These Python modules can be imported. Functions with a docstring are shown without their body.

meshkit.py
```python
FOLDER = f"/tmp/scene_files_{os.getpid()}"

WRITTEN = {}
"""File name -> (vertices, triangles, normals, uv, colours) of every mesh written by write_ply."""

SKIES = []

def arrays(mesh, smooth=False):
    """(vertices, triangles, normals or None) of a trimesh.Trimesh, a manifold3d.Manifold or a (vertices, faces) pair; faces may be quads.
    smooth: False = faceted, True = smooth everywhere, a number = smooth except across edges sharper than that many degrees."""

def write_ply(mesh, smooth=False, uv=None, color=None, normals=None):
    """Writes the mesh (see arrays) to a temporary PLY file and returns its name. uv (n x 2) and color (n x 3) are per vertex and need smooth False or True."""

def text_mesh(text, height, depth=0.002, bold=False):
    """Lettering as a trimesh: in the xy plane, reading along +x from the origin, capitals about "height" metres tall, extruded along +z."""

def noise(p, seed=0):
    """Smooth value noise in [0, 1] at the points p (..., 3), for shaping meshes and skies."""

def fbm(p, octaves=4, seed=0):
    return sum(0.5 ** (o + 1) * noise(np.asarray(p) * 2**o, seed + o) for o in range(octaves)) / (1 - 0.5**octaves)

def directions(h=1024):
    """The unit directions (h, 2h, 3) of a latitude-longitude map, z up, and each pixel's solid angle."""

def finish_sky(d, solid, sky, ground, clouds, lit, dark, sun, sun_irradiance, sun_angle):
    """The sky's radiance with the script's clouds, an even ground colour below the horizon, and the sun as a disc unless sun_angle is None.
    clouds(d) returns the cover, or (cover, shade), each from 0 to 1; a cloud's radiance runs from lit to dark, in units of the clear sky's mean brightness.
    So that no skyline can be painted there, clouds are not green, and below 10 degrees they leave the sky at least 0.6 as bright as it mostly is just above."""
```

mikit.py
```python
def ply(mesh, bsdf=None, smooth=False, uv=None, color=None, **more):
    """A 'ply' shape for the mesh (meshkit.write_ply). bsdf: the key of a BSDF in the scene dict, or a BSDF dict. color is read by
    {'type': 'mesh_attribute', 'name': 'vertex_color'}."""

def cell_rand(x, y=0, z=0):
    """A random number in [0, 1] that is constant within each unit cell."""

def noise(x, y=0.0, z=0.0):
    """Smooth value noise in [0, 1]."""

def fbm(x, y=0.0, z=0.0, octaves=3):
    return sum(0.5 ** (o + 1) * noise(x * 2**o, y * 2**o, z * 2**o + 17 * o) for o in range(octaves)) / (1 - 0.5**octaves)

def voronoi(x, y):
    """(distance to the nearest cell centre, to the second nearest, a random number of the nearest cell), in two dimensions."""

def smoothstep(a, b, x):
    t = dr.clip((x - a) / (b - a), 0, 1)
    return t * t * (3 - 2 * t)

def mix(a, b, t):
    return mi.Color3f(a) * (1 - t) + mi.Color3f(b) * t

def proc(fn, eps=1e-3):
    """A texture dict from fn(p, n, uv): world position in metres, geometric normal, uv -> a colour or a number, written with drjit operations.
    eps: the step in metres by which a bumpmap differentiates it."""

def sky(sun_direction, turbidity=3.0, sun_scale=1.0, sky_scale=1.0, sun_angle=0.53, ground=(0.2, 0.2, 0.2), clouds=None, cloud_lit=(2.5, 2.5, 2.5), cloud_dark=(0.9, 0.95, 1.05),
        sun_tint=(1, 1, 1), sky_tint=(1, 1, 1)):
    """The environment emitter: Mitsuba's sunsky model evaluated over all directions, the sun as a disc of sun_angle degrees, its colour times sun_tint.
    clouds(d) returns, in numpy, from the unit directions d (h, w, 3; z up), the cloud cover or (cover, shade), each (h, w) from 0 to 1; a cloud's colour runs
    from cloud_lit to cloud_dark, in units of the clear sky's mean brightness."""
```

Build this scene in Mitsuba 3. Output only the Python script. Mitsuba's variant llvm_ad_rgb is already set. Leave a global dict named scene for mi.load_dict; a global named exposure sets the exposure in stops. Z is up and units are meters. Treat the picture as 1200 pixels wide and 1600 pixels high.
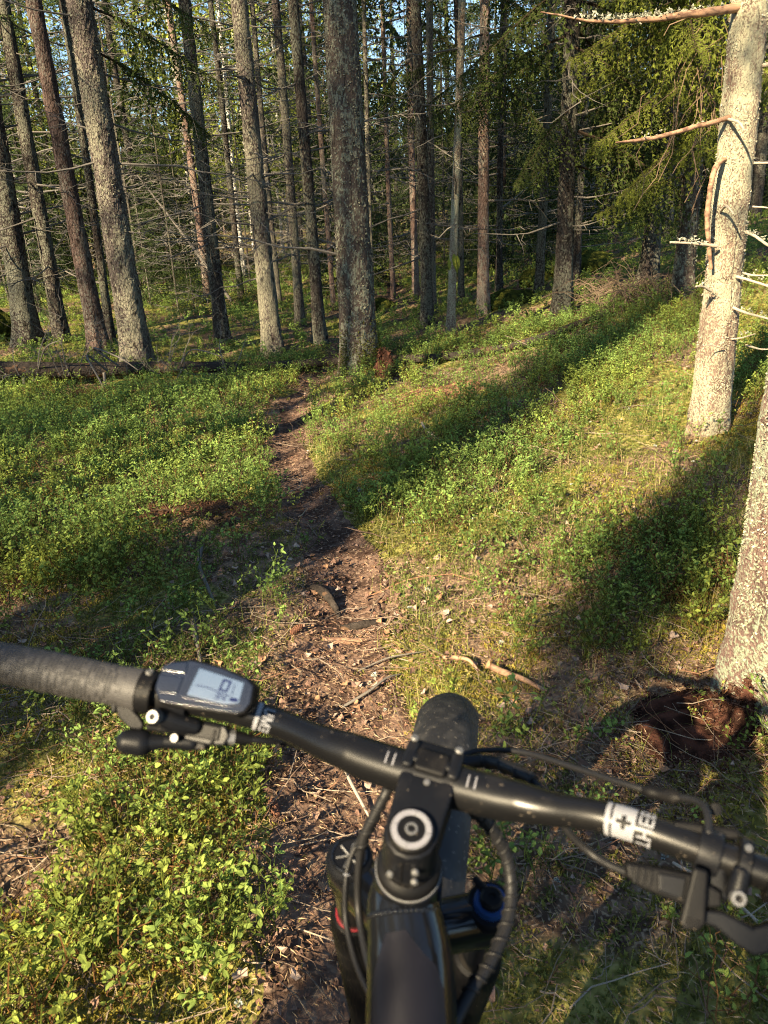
import math
import numpy as np, trimesh, manifold3d, drjit as dr, mitsuba as mi
from shapely.geometry import Polygon, LineString, Point
import mikit, meshkit

T = mi.ScalarTransform4f
scene, labels = {}, {}
rng = np.random.default_rng(20240519)

# ------------------------------------------------------------------ camera, sky, exposure
exposure = 3.85
EYE = np.array([0.0, 0.0, 1.5])
_p, _r = math.radians(21.9), math.radians(2.9)
_f = np.array([0, math.cos(_p), -math.sin(_p)])
_u0 = np.cross([1.0, 0, 0], _f)
_up = math.cos(_r) * _u0 + math.sin(_r) * np.array([1.0, 0, 0])
scene['camera'] = {'type': 'thinlens', 'fov': 53.1, 'fov_axis': 'x', 'aperture_radius': 0.0016, 'focus_distance': 3.6,
                   'near_clip': 0.02, 'far_clip': 600.0,
                   'to_world': T().look_at(origin=EYE.tolist(), target=(EYE + _f).tolist(), up=_up.tolist())}
SUN_EL, SUN_AZ = math.radians(30.0), math.radians(37.0)      # low evening sun, behind and left of the rider
TOSUN = np.array([-math.sin(SUN_AZ) * math.cos(SUN_EL), -math.cos(SUN_AZ) * math.cos(SUN_EL), math.sin(SUN_EL)])
scene['sky'] = mikit.sky(TOSUN.tolist(), turbidity=3.0, sun_tint=(.97, 1.0, .97), sun_scale=1.0, sky_scale=.60, sky_tint=(.97, 1.0, 1.03))

# ------------------------------------------------------------------ helpers
def softplus(x):
    return np.logaddexp(0, x)

PATH = np.array([[-.05, -3.0], [-.1, -.5], [-.12, .7], [-.1, 1.3], [-.16, 1.75], [-.2, 2.2], [-.14, 2.7], [-.2, 3.2], [-.44, 4.0], [-.62, 4.8], [-.68, 5.6], [-.72, 6.4],
                 [-.55, 7.4], [-.4, 8.6], [-.2, 10.5], [.3, 13], [.6, 18]])
PATHW = np.array([.3, .3, .27, .25, .24, .22, .19, .17, .165, .155, .145, .125, .115, .12, .12, .15, .15])

def path_dist(x, y):
    """Distance to the trail's centre line divided by its half width."""
    cx = np.interp(y, PATH[:, 1], PATH[:, 0])
    return np.abs(x - cx) / np.interp(y, PATH[:, 1], PATHW)

def ground_height(x, y):
    x, y = np.asarray(x, float), np.asarray(y, float)
    bank = 1.15 * np.tanh(.20 * .45 * softplus((x - .60) / .45) / 1.15) / (1 + np.exp(-(y - 1.3) / .45))
    left = .25 * np.tanh(.03 * softplus((-x - 2.0) / .8))
    hump = .055 * np.exp(-((x + .02) ** 2 + (y - .85) ** 2) / .8)
    trough = -.05 * np.exp(-path_dist(x, y) ** 2 * 1.1)
    near = 1 / (1 + np.exp((np.hypot(x, y) - 30) / 4))
    q = np.stack([x, y, 0 * x], -1)
    off = 1 - .75 * np.exp(-path_dist(x, y) ** 2)
    lump = (.11 * (meshkit.fbm(q * 1.1, 2, 3) - .5) + .055 * off * (meshkit.fbm(q * 4.3, 2, 9) - .5)) * near
    return bank + left + hump + trough + lump

def gz(x, y):
    return float(ground_height(np.array([x]), np.array([y]))[0])

class Mesh:
    """Collects pieces (vertices, triangles, colours) into one mesh."""
    def __init__(self):
        self.v, self.f, self.c, self.n = [], [], [], 0
    def add(self, v, f, c=None):
        v = np.asarray(v, float).reshape(-1, 3)
        self.v.append(v); self.f.append(np.asarray(f, int) + self.n); self.n += len(v)
        if c is not None:
            self.c.append(np.broadcast_to(np.asarray(c, float), (len(v), 3)))
        return self
    def get(self):
        return np.vstack(self.v), np.vstack(self.f)
    def put(self, key, bsdf, smooth=False, to_world=None):
        v, f = self.get()
        put(key, (v, f), bsdf, smooth, np.vstack(self.c) if self.c else None, to_world)

def put(key, mesh, bsdf, smooth=False, color=None, to_world=None, uv=None):
    assert key not in scene, key
    more = {} if to_world is None else {'to_world': to_world}
    scene[key] = mikit.ply(mesh, bsdf, smooth=smooth, color=color, uv=uv, **more)

def tag(key, label=None, category=None, group=None, kind=None):
    d = {}
    if label: d['label'] = label
    if category: d['category'] = category
    if group: d['group'] = group
    if kind: d['kind'] = kind
    labels[key] = d

_names = {}
def numbered(name):
    n = _names.get(name, -1) + 1
    _names[name] = n
    return name if n == 0 else f'{name}_{n:03d}'

def frames(P):
    """Tangent and two normals along polylines P (..., K, 3)."""
    t = np.gradient(P, axis=-2)
    t /= np.linalg.norm(t, axis=-1, keepdims=True) + 1e-12
    ref = np.where(np.abs(t[..., :1, 2:3]) > .8, [1.0, 0, 0], [0, 0, 1.0])
    a = np.cross(t, np.broadcast_to(ref, t.shape))
    a /= np.linalg.norm(a, axis=-1, keepdims=True) + 1e-12
    return t, a, np.cross(t, a)

def tubes(P, R, n=3):
    """Many tubes at once: P (N, K, 3) centre lines, R (N, K) radii -> vertices, triangles."""
    P, R = np.asarray(P, float), np.asarray(R, float)
    N, K = P.shape[:2]
    _, a, b = frames(P)
    ang = np.arange(n) * 2 * np.pi / n
    v = P[:, :, None] + R[..., None, None] * (a[:, :, None] * np.cos(ang)[:, None] + b[:, :, None] * np.sin(ang)[:, None])
    i = np.arange(n); j = (i + 1) % n
    k = np.arange(K - 1)[:, None] * n
    quads = np.stack([k + i, k + j, k + n + j, k + n + i], -1).reshape(-1, 4)
    tri = np.vstack([quads[:, [0, 1, 2]], quads[:, [0, 2, 3]]])
    f = (tri[None] + (np.arange(N) * K * n)[:, None, None]).reshape(-1, 3)
    return v.reshape(-1, 3), f

def smooth_line(pts, m=40):
    """Catmull-Rom through the points."""
    p = np.asarray(pts, float)
    p = np.vstack([2 * p[0] - p[1], p, 2 * p[-1] - p[-2]])
    t = np.linspace(0, len(p) - 3 - 1e-9, m)
    i = t.astype(int); t = (t - i)[:, None]
    a, b, c, d = p[i], p[i + 1], p[i + 2], p[i + 3]
    return .5 * (2 * b + (c - a) * t + (2 * a - 5 * b + 4 * c - d) * t ** 2 + (3 * b - a - 3 * c + d) * t ** 3)

def sweep(pts, rad, n=16, m=None, cap=True):
    """One capped tube through pts, with parallel-transported rings."""
    P = np.asarray(pts, float) if m is None else smooth_line(pts, m)
    R = np.broadcast_to(np.asarray(rad, float), (len(P),)) if np.ndim(rad) == 0 or len(rad) == len(P) else np.interp(np.linspace(0, 1, len(P)), np.linspace(0, 1, len(rad)), rad)
    t = np.gradient(P, axis=0); t /= np.linalg.norm(t, axis=1, keepdims=True)
    a = np.cross(t[0], [0, 0, 1.0] if abs(t[0][2]) < .9 else [1.0, 0, 0]); A = []
    for k in range(len(P)):
        a = a - t[k] * (a @ t[k]); a /= np.linalg.norm(a); A.append(a)
    A = np.array(A); B = np.cross(t, A)
    ang = np.arange(n) * 2 * np.pi / n
    v = P[:, None] + R[:, None, None] * (A[:, None] * np.cos(ang)[:, None] + B[:, None] * np.sin(ang)[:, None])
    v = v.reshape(-1, 3)
    i = np.arange(n); j = (i + 1) % n
    k = np.arange(len(P) - 1)[:, None] * n
    q = np.stack([k + i, k + j, k + n + j, k + n + i], -1).reshape(-1, 4)
    f = [q[:, [0, 1, 2]], q[:, [0, 2, 3]]]
    if cap:
        c0, c1, last = len(v), len(v) + 1, (len(P) - 1) * n
        v = np.vstack([v, P[:1], P[-1:]])
        f += [np.stack([j, i, 0 * i + c0], 1), np.stack([last + i, last + j, 0 * i + c1], 1)]
    return v, np.vstack(f)

def lathe(profile, n=32, axis=(0, 0, 1), at=(0, 0, 0)):
    """Revolves (radius, height) pairs about an axis."""
    prof = np.asarray(profile, float)
    z = np.asarray(axis, float) / np.linalg.norm(axis)
    x = np.cross(z, [0, 0, 1.0] if abs(z[2]) < .9 else [1.0, 0, 0]); x /= np.linalg.norm(x); y = np.cross(z, x)
    ang = np.arange(n) * 2 * np.pi / n
    d = np.cos(ang)[:, None] * x + np.sin(ang)[:, None] * y
    v = (np.asarray(at, float) + prof[:, None, :1] * d[None] + prof[:, None, 1:] * z).reshape(-1, 3)
    i = np.arange(n); j = (i + 1) % n; k = np.arange(len(prof) - 1)[:, None] * n
    q = np.stack([k + i, k + j, k + n + j, k + n + i], -1).reshape(-1, 4)
    return v, np.vstack([q[:, [0, 1, 2]], q[:, [0, 2, 3]]])

def ball_hull(points, radii, seg=20):
    """Convex hull of balls: rounded blocks, blades and levers."""
    return manifold3d.Manifold.batch_hull([manifold3d.Manifold.sphere(float(r), seg).translate([float(c) for c in p]) for p, r in zip(points, np.broadcast_to(radii, (len(points),)))])

def as_vf(m):
    if hasattr(m, 'to_mesh'):
        q = m.to_mesh(); return np.array(q.vert_properties[:, :3]), np.array(q.tri_verts)
    if hasattr(m, 'vertices'):
        return np.array(m.vertices), np.array(m.faces)
    return m

def rand_rot(n, tilt=1.0):
    """Random rotations: any yaw, tilt of the up axis by up to about `tilt` radians."""
    yaw, az, t = rng.uniform(0, 2 * np.pi, n), rng.uniform(0, 2 * np.pi, n), np.abs(rng.normal(0, tilt / 2, n))
    k = np.stack([np.cos(az), np.sin(az), 0 * az], -1)
    K = np.zeros((n, 3, 3)); K[:, 0, 2] = k[:, 1]; K[:, 1, 2] = -k[:, 0]; K[:, 2, 0] = -k[:, 1]; K[:, 2, 1] = k[:, 0]
    Rt = np.eye(3) + np.sin(t)[:, None, None] * K + (1 - np.cos(t))[:, None, None] * (K @ K)
    Z = np.zeros((n, 3, 3)); Z[:, 0, 0] = Z[:, 1, 1] = np.cos(yaw); Z[:, 0, 1] = -np.sin(yaw); Z[:, 1, 0] = np.sin(yaw); Z[:, 2, 2] = 1
    return Rt @ Z

def scatter(protos, which, pos, rot, scale, color):
    """Copies of small prototypes (v, f, c): one joined mesh. color (N, 3) multiplies the prototype's own colour."""
    out = Mesh()
    for k, (v, f, c) in enumerate(protos):
        m = np.nonzero(which == k)[0]
        if not len(m): continue
        vs = np.einsum('nij,vj->nvi', rot[m], v) * scale[m][:, None, None] + pos[m][:, None]
        fs = (f[None] + (np.arange(len(m)) * len(v))[:, None, None]).reshape(-1, 3)
        cs = (c[None] * color[m][:, None]).reshape(-1, 3)
        out.add(vs.reshape(-1, 3), fs, np.clip(cs, 0, 1))
    return out

# ------------------------------------------------------------------ materials
VC = {'type': 'mesh_attribute', 'name': 'vertex_color'}
def rgb(*c):
    return {'type': 'rgb', 'value': list(c)}
def two(b):
    return {'type': 'twosided', 'bsdf': b}
def princ(color, rough=.5, **k):
    return two({'type': 'principled', 'base_color': color if isinstance(color, dict) else rgb(*color), 'roughness': rough, **k})

scene['mat_leaf'] = {'type': 'principledthin', 'base_color': VC, 'roughness': .55, 'diff_trans': .85, 'spec_trans': 0.0, 'eta': 1.3}
scene['mat_matte'] = two({'type': 'diffuse', 'reflectance': VC})
scene['mat_far_twig'] = two({'type': 'diffuse', 'reflectance': rgb(.14, .13, .118)})
scene['mat_twig'] = two({'type': 'diffuse', 'reflectance': rgb(.135, .122, .108)})
N, F, S = mikit.noise, mikit.fbm, mikit.smoothstep

def soil_color(p, n, uv):
    a = F(p.x * 2.1, p.y * 2.1, 0.0, 3)
    b = F(p.x * 23.0, p.y * 23.0, 3.0, 3)
    c = N(p.x * 140.0, p.y * 140.0, 5.0)
    soil = mikit.mix((.065, .044, .031), (.20, .135, .09), S(.3, .75, b))
    soil = mikit.mix(soil, (.33, .25, .17), S(.62, .9, c) * .8)
    moss = mikit.mix((.09, .092, .022), (.25, .235, .07), S(.25, .8, N(p.x * 60.0, p.y * 60.0, 2.0)))
    return mikit.mix(soil, moss, S(.47, .6, a + .12 * (b - .5)) * .9)

def trail_color(p, n, uv):
    b = F(p.x * 17.0, p.y * 17.0, 3.0, 3)
    c = N(p.x * 95.0, p.y * 95.0, 5.0)
    soil = mikit.mix((.055, .035, .027), (.155, .100, .074), S(.3, .75, b))
    return mikit.mix(soil, (.23, .165, .12), S(.6, .95, c) * .8)

def grain(p, n, uv):
    return F(p.x * 70.0, p.y * 70.0, p.z * 70.0, 3) * .012

scene['mat_soil'] = two({'type': 'bumpmap', 'bump': mikit.proc(grain, eps=2e-3), 'bsdf': {'type': 'diffuse', 'reflectance': mikit.proc(soil_color)}})
scene['mat_trail'] = two({'type': 'bumpmap', 'bump': mikit.proc(grain, eps=2e-3), 'bsdf': {'type': 'diffuse', 'reflectance': mikit.proc(trail_color)}})

def bark(base, dark, lichen, amount, scale, stretch=2.2, patch=1.6):
    """Scaly spruce bark: plates parted by darker cracks, with crusts of lichen in patches. uv in metres."""
    def plates(uv, p):
        w = .35 * (N(uv.x * 40, uv.y * 25, 1.0) - .5)
        return mikit.voronoi(uv.x * scale + w, uv.y * scale / stretch + w)
    def color(p, n, uv):
        d1, d2, r = plates(uv, p)
        crack = S(.0, .14, d2 - d1)
        fine = F(uv.x * 120, uv.y * 90, 2.0, 2)
        c = mikit.mix(dark, base, crack * (.35 + .65 * fine))
        c = c * (.72 + .56 * r)
        k1, k2, kr = mikit.voronoi(uv.x * 6.5 + 3.0, uv.y * 4.2)
        knot = S(.16, .05, k1) * S(.35, .45, kr)
        q = F(p.x * patch * 3 + uv.x * 2, p.y * patch * 3, p.z * patch, 3)
        spots = F(uv.x * 75, uv.y * 65, 7.0, 2)
        l = S(.56 - .5 * amount, .66 - .5 * amount, q * .55 + spots * .45)
        c = mikit.mix(c, mi.Color3f(lichen) * (.65 + .6 * fine), l * (.4 + .6 * crack))
        return mikit.mix(c, mi.Color3f(dark) * .7, knot * .85)
    def height(p, n, uv):
        d1, d2, r = plates(uv, p)
        return .006 * S(.0, .22, d2 - d1) + .004 * r + .004 * F(uv.x * 110, uv.y * 80, 2.0, 2)
    return two({'type': 'bumpmap', 'bump': mikit.proc(height, eps=1.5e-3), 'bsdf': {'type': 'diffuse', 'reflectance': mikit.proc(color)}})

def granular(base, dark, crust, amount, grain_size, fissure=14.0):
    """Bark under a granular crust of lichen: small pale grains with the reddish bark showing between, and shallow long cracks."""
    def color(p, n, uv):
        g1 = N(uv.x * grain_size, uv.y * grain_size * .8, 1.0); g2 = N(uv.x * grain_size * 2.3, uv.y * grain_size * 2.0, 4.0)
        w = F(uv.x * 14, uv.y * 7, 9.0, 3)
        crack = S(.0, .05, dr.abs(N(uv.x * fissure, uv.y * 3.2, 3.0) - .5))
        c = mikit.mix(dark, base, (.35 + .65 * crack) * (.55 + .45 * g2))
        t = S(.26, .56, g1 * .55 + g2 * .25 + (w - .5) * .62 + amount - .32)
        return mikit.mix(c, mi.Color3f(crust) * (.72 + .5 * g2), t)
    def height(p, n, uv):
        return .0045 * N(uv.x * grain_size, uv.y * grain_size * .8, 1.0) + .003 * N(uv.x * grain_size * 2.3, uv.y * grain_size * 2.0, 4.0) + .006 * S(.0, .06, dr.abs(N(uv.x * fissure, uv.y * 3.2, 3.0) - .5))
    return two({'type': 'bumpmap', 'bump': mikit.proc(height, eps=1.0e-3), 'bsdf': {'type': 'diffuse', 'reflectance': mikit.proc(color)}})

scene['bark_grey'] = bark((.115, .096, .087), (.028, .022, .020), (.175, .165, .125), .24, 42, 1.8)
scene['bark_dark'] = bark((.070, .058, .052), (.014, .012, .011), (.125, .125, .098), .20, 38, 1.8)
scene['bark_mottled'] = granular((.075, .060, .052), (.022, .018, .016), (.145, .148, .115), .24, 60)
scene['bark_red'] = bark((.115, .080, .069), (.026, .019, .017), (.14, .125, .105), .10, 30)
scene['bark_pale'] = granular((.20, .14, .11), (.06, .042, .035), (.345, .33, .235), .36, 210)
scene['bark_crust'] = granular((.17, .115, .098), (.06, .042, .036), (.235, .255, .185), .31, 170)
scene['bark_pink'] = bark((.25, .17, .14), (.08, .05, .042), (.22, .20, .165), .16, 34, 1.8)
# ------------------------------------------------------------------ ground and trail
def polar_ground():
    rad = np.geomspace(.22, 260, 300)
    fwd = np.linspace(-48, 48, 230); rest = np.linspace(48, 312, 56)[1:-1]
    ang = np.radians(np.concatenate([fwd, rest]))
    x, y = rad[:, None] * np.sin(ang), rad[:, None] * np.cos(ang)
    v = np.stack([x, y, ground_height(x, y)], -1).reshape(-1, 3)
    n = len(ang); i = np.arange(n); j = (i + 1) % n; k = np.arange(len(rad) - 1)[:, None] * n
    q = np.stack([k + i, k + n + i, k + n + j, k + j], -1).reshape(-1, 4)
    c = len(v); v = np.vstack([v, [[0, 0, gz(0, 0)]]])
    return v, np.vstack([q[:, [0, 1, 2]], q[:, [0, 2, 3]], np.stack([i, j, 0 * i + c], 1)])
put('forest_floor', polar_ground(), 'mat_soil', True)
tag('forest_floor', 'uneven forest floor of moss and needles rising to the right', kind='structure')

def trail():
    y = np.concatenate([np.linspace(-1.5, 8, 420), np.linspace(8.05, 18, 90)])
    s = np.linspace(-1, 1, 27)
    cx, w = np.interp(y, PATH[:, 1], PATH[:, 0]), np.interp(y, PATH[:, 1], PATHW) * 1.02
    q = np.stack([y * 2.3, 0 * y, 0 * y], -1)
    wl = w * (1 + .9 * (meshkit.fbm(q, 3, 5) - .5)); wr = w * (1 + .9 * (meshkit.fbm(q + 40, 3, 6) - .5))
    x = cx[:, None] + np.where(s < 0, s * wl[:, None], s * wr[:, None]); Y = y[:, None] + 0 * x
    z = ground_height(x, Y) + .007 - .03 * np.abs(s) ** 8
    p = np.stack([x, Y, 0 * x], -1)
    z += .016 * (meshkit.fbm(p * 16, 3, 21) - .5) * (1 - np.abs(s) ** 4)
    n = len(s); i = np.arange(n - 1); k = np.arange(len(y) - 1)[:, None] * n
    f = np.stack([k + i, k + i + 1, k + n + i + 1, k + n + i], -1).reshape(-1, 4)
    return np.stack([x, Y, z], -1).reshape(-1, 3), f
tv, tf = trail()
put('dirt_trail', (tv, np.vstack([tf[:, [0, 1, 2]], tf[:, [0, 2, 3]]])), 'mat_trail', True)
tag('dirt_trail', 'narrow brown dirt trail winding away between the bilberry plants', kind='structure')
# ------------------------------------------------------------------ trees
def moss_color(p, n, uv):
    return mikit.mix((.022, .028, .008), (.075, .080, .016), S(.3, .75, F(p.x * 30.0, p.y * 30.0, p.z * 30.0, 3)))
scene['mat_moss'] = two({'type': 'bumpmap', 'bump': mikit.proc(grain, eps=2e-3), 'bsdf': {'type': 'diffuse', 'reflectance': mikit.proc(moss_color)}})

def trunk(base, lean, r0, H, n, fine, top_fine, flare=.30, flare_h=.22, rough=.05, lobes=5, sd=0, bend=0.0):
    """Tapered trunk with root flare and bark relief: (v, f, uv)."""
    z = np.concatenate([np.arange(-.12, top_fine, fine), np.linspace(top_fine, H, 14)])
    ph = sd * 1.7
    ang = np.linspace(0, 2 * np.pi, n + 1)
    taper = r0 * np.clip(1 - .80 * np.maximum(z, 0) / H, .06, 1)
    fl = flare * np.exp(-np.maximum(z, -.05) / flare_h)
    R = taper[:, None] * (1 + fl[:, None] * (1 + .45 * np.sin(lobes * ang + ph) + .25 * np.sin(2 * ang + ph * 2)))
    c = np.stack([base[0] + lean[0] * z + bend * np.sin(z * .9 + ph), base[1] + lean[1] * z + bend * np.sin(z * .7 + ph * 2), base[2] + z], -1)
    d = np.stack([np.cos(ang), np.sin(ang)], -1); d[-1] = d[0]
    pt = np.stack([d[None, :, 0] * r0 + 0 * z[:, None], d[None, :, 1] * r0 + 0 * z[:, None], z[:, None] + 0 * ang], -1) + sd * 7.3
    rel = (meshkit.fbm(pt * np.array([16, 16, 8.0]), 3, sd) - .5) * rough * 1.6 + (meshkit.fbm(pt * np.array([60, 60, 26.0]), 2, sd + 5) - .5) * rough
    R = R + rel * min(r0, .12) * 1.6
    v = np.stack([c[:, None, 0] + R * d[None, :, 0], c[:, None, 1] + R * d[None, :, 1], c[:, None, 2] + 0 * R], -1).reshape(-1, 3)
    uv = np.stack([np.broadcast_to(ang * r0, R.shape), np.broadcast_to(z[:, None], R.shape)], -1).reshape(-1, 2)
    m = n + 1; i = np.arange(n); k = np.arange(len(z) - 1)[:, None] * m
    q = np.stack([k + i, k + i + 1, k + m + i + 1, k + m + i], -1).reshape(-1, 4)
    return v, np.vstack([q[:, [0, 1, 2]], q[:, [0, 2, 3]]]), uv

def dead_branches(base, lean, r0, z0, z1, n, l0, l1, sd, sides=3, subs=7, az=None, thick=1.0, H=16):
    """Bare grey twigs standing out from a trunk: one mesh."""
    g = np.random.default_rng(sd)
    K = 7
    z = np.sort(g.uniform(z0, z1, n)); a = g.uniform(0, 2 * np.pi, n) if az is None else g.normal(az[0], az[1], n)
    L = g.uniform(l0, l1, n) * np.where(g.random(n) < .25, .3, 1)
    s = np.linspace(0, 1, K)
    droop, lift = g.uniform(-.35, .25, n), g.uniform(-.1, .5, n)
    rr = r0 * (1 - .8 * z / H)
    dirs = np.stack([np.cos(a), np.sin(a), 0 * a], -1); side = np.stack([-np.sin(a), np.cos(a), 0 * a], -1)
    P = np.stack([base[0] + lean[0] * z, base[1] + lean[1] * z, base[2] + z], -1)[:, None] + dirs[:, None] * (rr[:, None] * .7 + L[:, None] * s)[..., None]
    P[..., 2] += L[:, None] * (droop[:, None] * s + lift[:, None] * s ** 2.2)
    P += side[:, None] * (L * g.normal(0, .12, n))[:, None, None] * (s ** 2)[None, :, None] + g.normal(0, .012, P.shape) * (L[:, None] * s)[..., None] * 2
    R = (.0035 + .0045 * L)[:, None] * (1.15 - s) * thick
    out = Mesh(); v, f = tubes(P, R, 4); out.add(v, f)
    if subs:
        idx = np.repeat(np.arange(n), subs); N = len(idx)
        u = g.uniform(.25, 1, N) * (K - 1); k = np.minimum(u.astype(int), K - 2); w = (u - k)[:, None]
        o = P[idx, k] * (1 - w) + P[idx, k + 1] * w
        d = dirs[idx] * g.uniform(.2, .9, (N, 1)) + side[idx] * g.choice([-1, 1], (N, 1)) * g.uniform(.4, 1, (N, 1)) + np.array([0, 0, 1]) * g.normal(-.15, .35, (N, 1))
        d /= np.linalg.norm(d, axis=1, keepdims=True)
        l = L[idx] * g.uniform(.12, .42, N); t = np.linspace(0, 1, 4)
        Q = o[:, None] + d[:, None] * (l[:, None] * t)[..., None] + g.normal(0, .07, (N, 4, 3)) * (l[:, None] * t)[..., None]
        v, f = tubes(Q, (.0028 * thick + .0012 * L[idx])[:, None] * (1.1 - .8 * t), 3); out.add(v, f)
    return out.get()

def bough(L, n2, seg, needle, sd, hang=.8, tube=True, width=.42, color=(.07, .10, .025), yellow=0.0, stem=.008):
    """A spruce bough along +x: stem, side twigs that hang, and needle fringes. Returns (v, f, c)."""
    g = np.random.default_rng(sd)
    out = Mesh(); s = np.linspace(0, 1, 7)
    ax = np.stack([L * s, L * .05 * np.sin(3 * s + sd), L * (.10 * s - .42 * s ** 2 + .16 * s ** 4)], -1)
    brown = np.array([.075, .055, .04])
    v, f = tubes(ax[None], (stem * (1.1 - s))[None], 4); out.add(v, f, brown)
    u = np.linspace(.14, .99, n2) + g.normal(0, .01, n2); u = np.clip(u, .05, .999)
    o = np.stack([np.interp(u, s, ax[:, i]) for i in range(3)], -1)
    sgn = np.where(np.arange(n2) % 2, 1, -1) * 1.0
    ln = L * width * (1.05 - u) ** .6 * g.uniform(.55, 1.2, n2)
    th = g.uniform(.7, 1.15, n2)
    d = np.stack([np.cos(th), sgn * np.sin(th), 0 * th], -1)
    K = seg; t = np.linspace(0, 1, K)
    Q = o[:, None] + d[:, None] * (ln[:, None] * (t - .35 * hang * t ** 2))[..., None]
    Q[..., 2] -= hang * ln[:, None] * t ** 1.7 * g.uniform(.5, 1.1, (n2, 1))
    Q += g.normal(0, .03, Q.shape) * (ln[:, None] * t)[..., None]
    if tube:
        v, f = tubes(Q, (.0022 * (1.2 - t))[None] * np.ones((n2, 1)), 3); out.add(v, f, brown)
    # needle fringes: thin triangles leaving each twig on both sides and above
    tdir, a, b = frames(Q)
    base = Q.reshape(-1, 3); tdir, a, b = (x.reshape(-1, 3) for x in (tdir, a, b))
    spacing = np.repeat(ln / (K - 1), K)
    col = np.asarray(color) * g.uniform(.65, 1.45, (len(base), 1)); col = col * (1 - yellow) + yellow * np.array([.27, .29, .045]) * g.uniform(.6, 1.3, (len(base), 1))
    for k, sd_ in enumerate((0.0, 2.1, 4.2, 3.1)[:4]):
        r = sd_ + g.normal(0, .5, len(base))
        side = a * np.cos(r)[:, None] + b * np.sin(r)[:, None]
        tip = base + (side * .75 + tdir * .7) * needle * g.uniform(.7, 1.3, (len(base), 1))
        h = tdir * (spacing * .42)[:, None]
        vv = np.stack([base - h, base + h, tip], 1).reshape(-1, 3)
        out.add(vv, np.arange(len(vv)).reshape(-1, 3), np.repeat(col, 3, 0))
    return np.vstack(out.v), np.vstack(out.f), np.vstack(out.c)

def place_bough(out, proto, at, az, tilt=0.0, scale=1.0):
    v, f, c = proto
    ca, sa, ct, st = math.cos(az), math.sin(az), math.cos(tilt), math.sin(tilt)
    x = v[:, 0] * ct - v[:, 2] * st; z = v[:, 0] * st + v[:, 2] * ct; y = v[:, 1]
    out.add(np.stack([x * ca - y * sa, x * sa + y * ca, z], -1) * scale + np.asarray(at), f, c)

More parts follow.
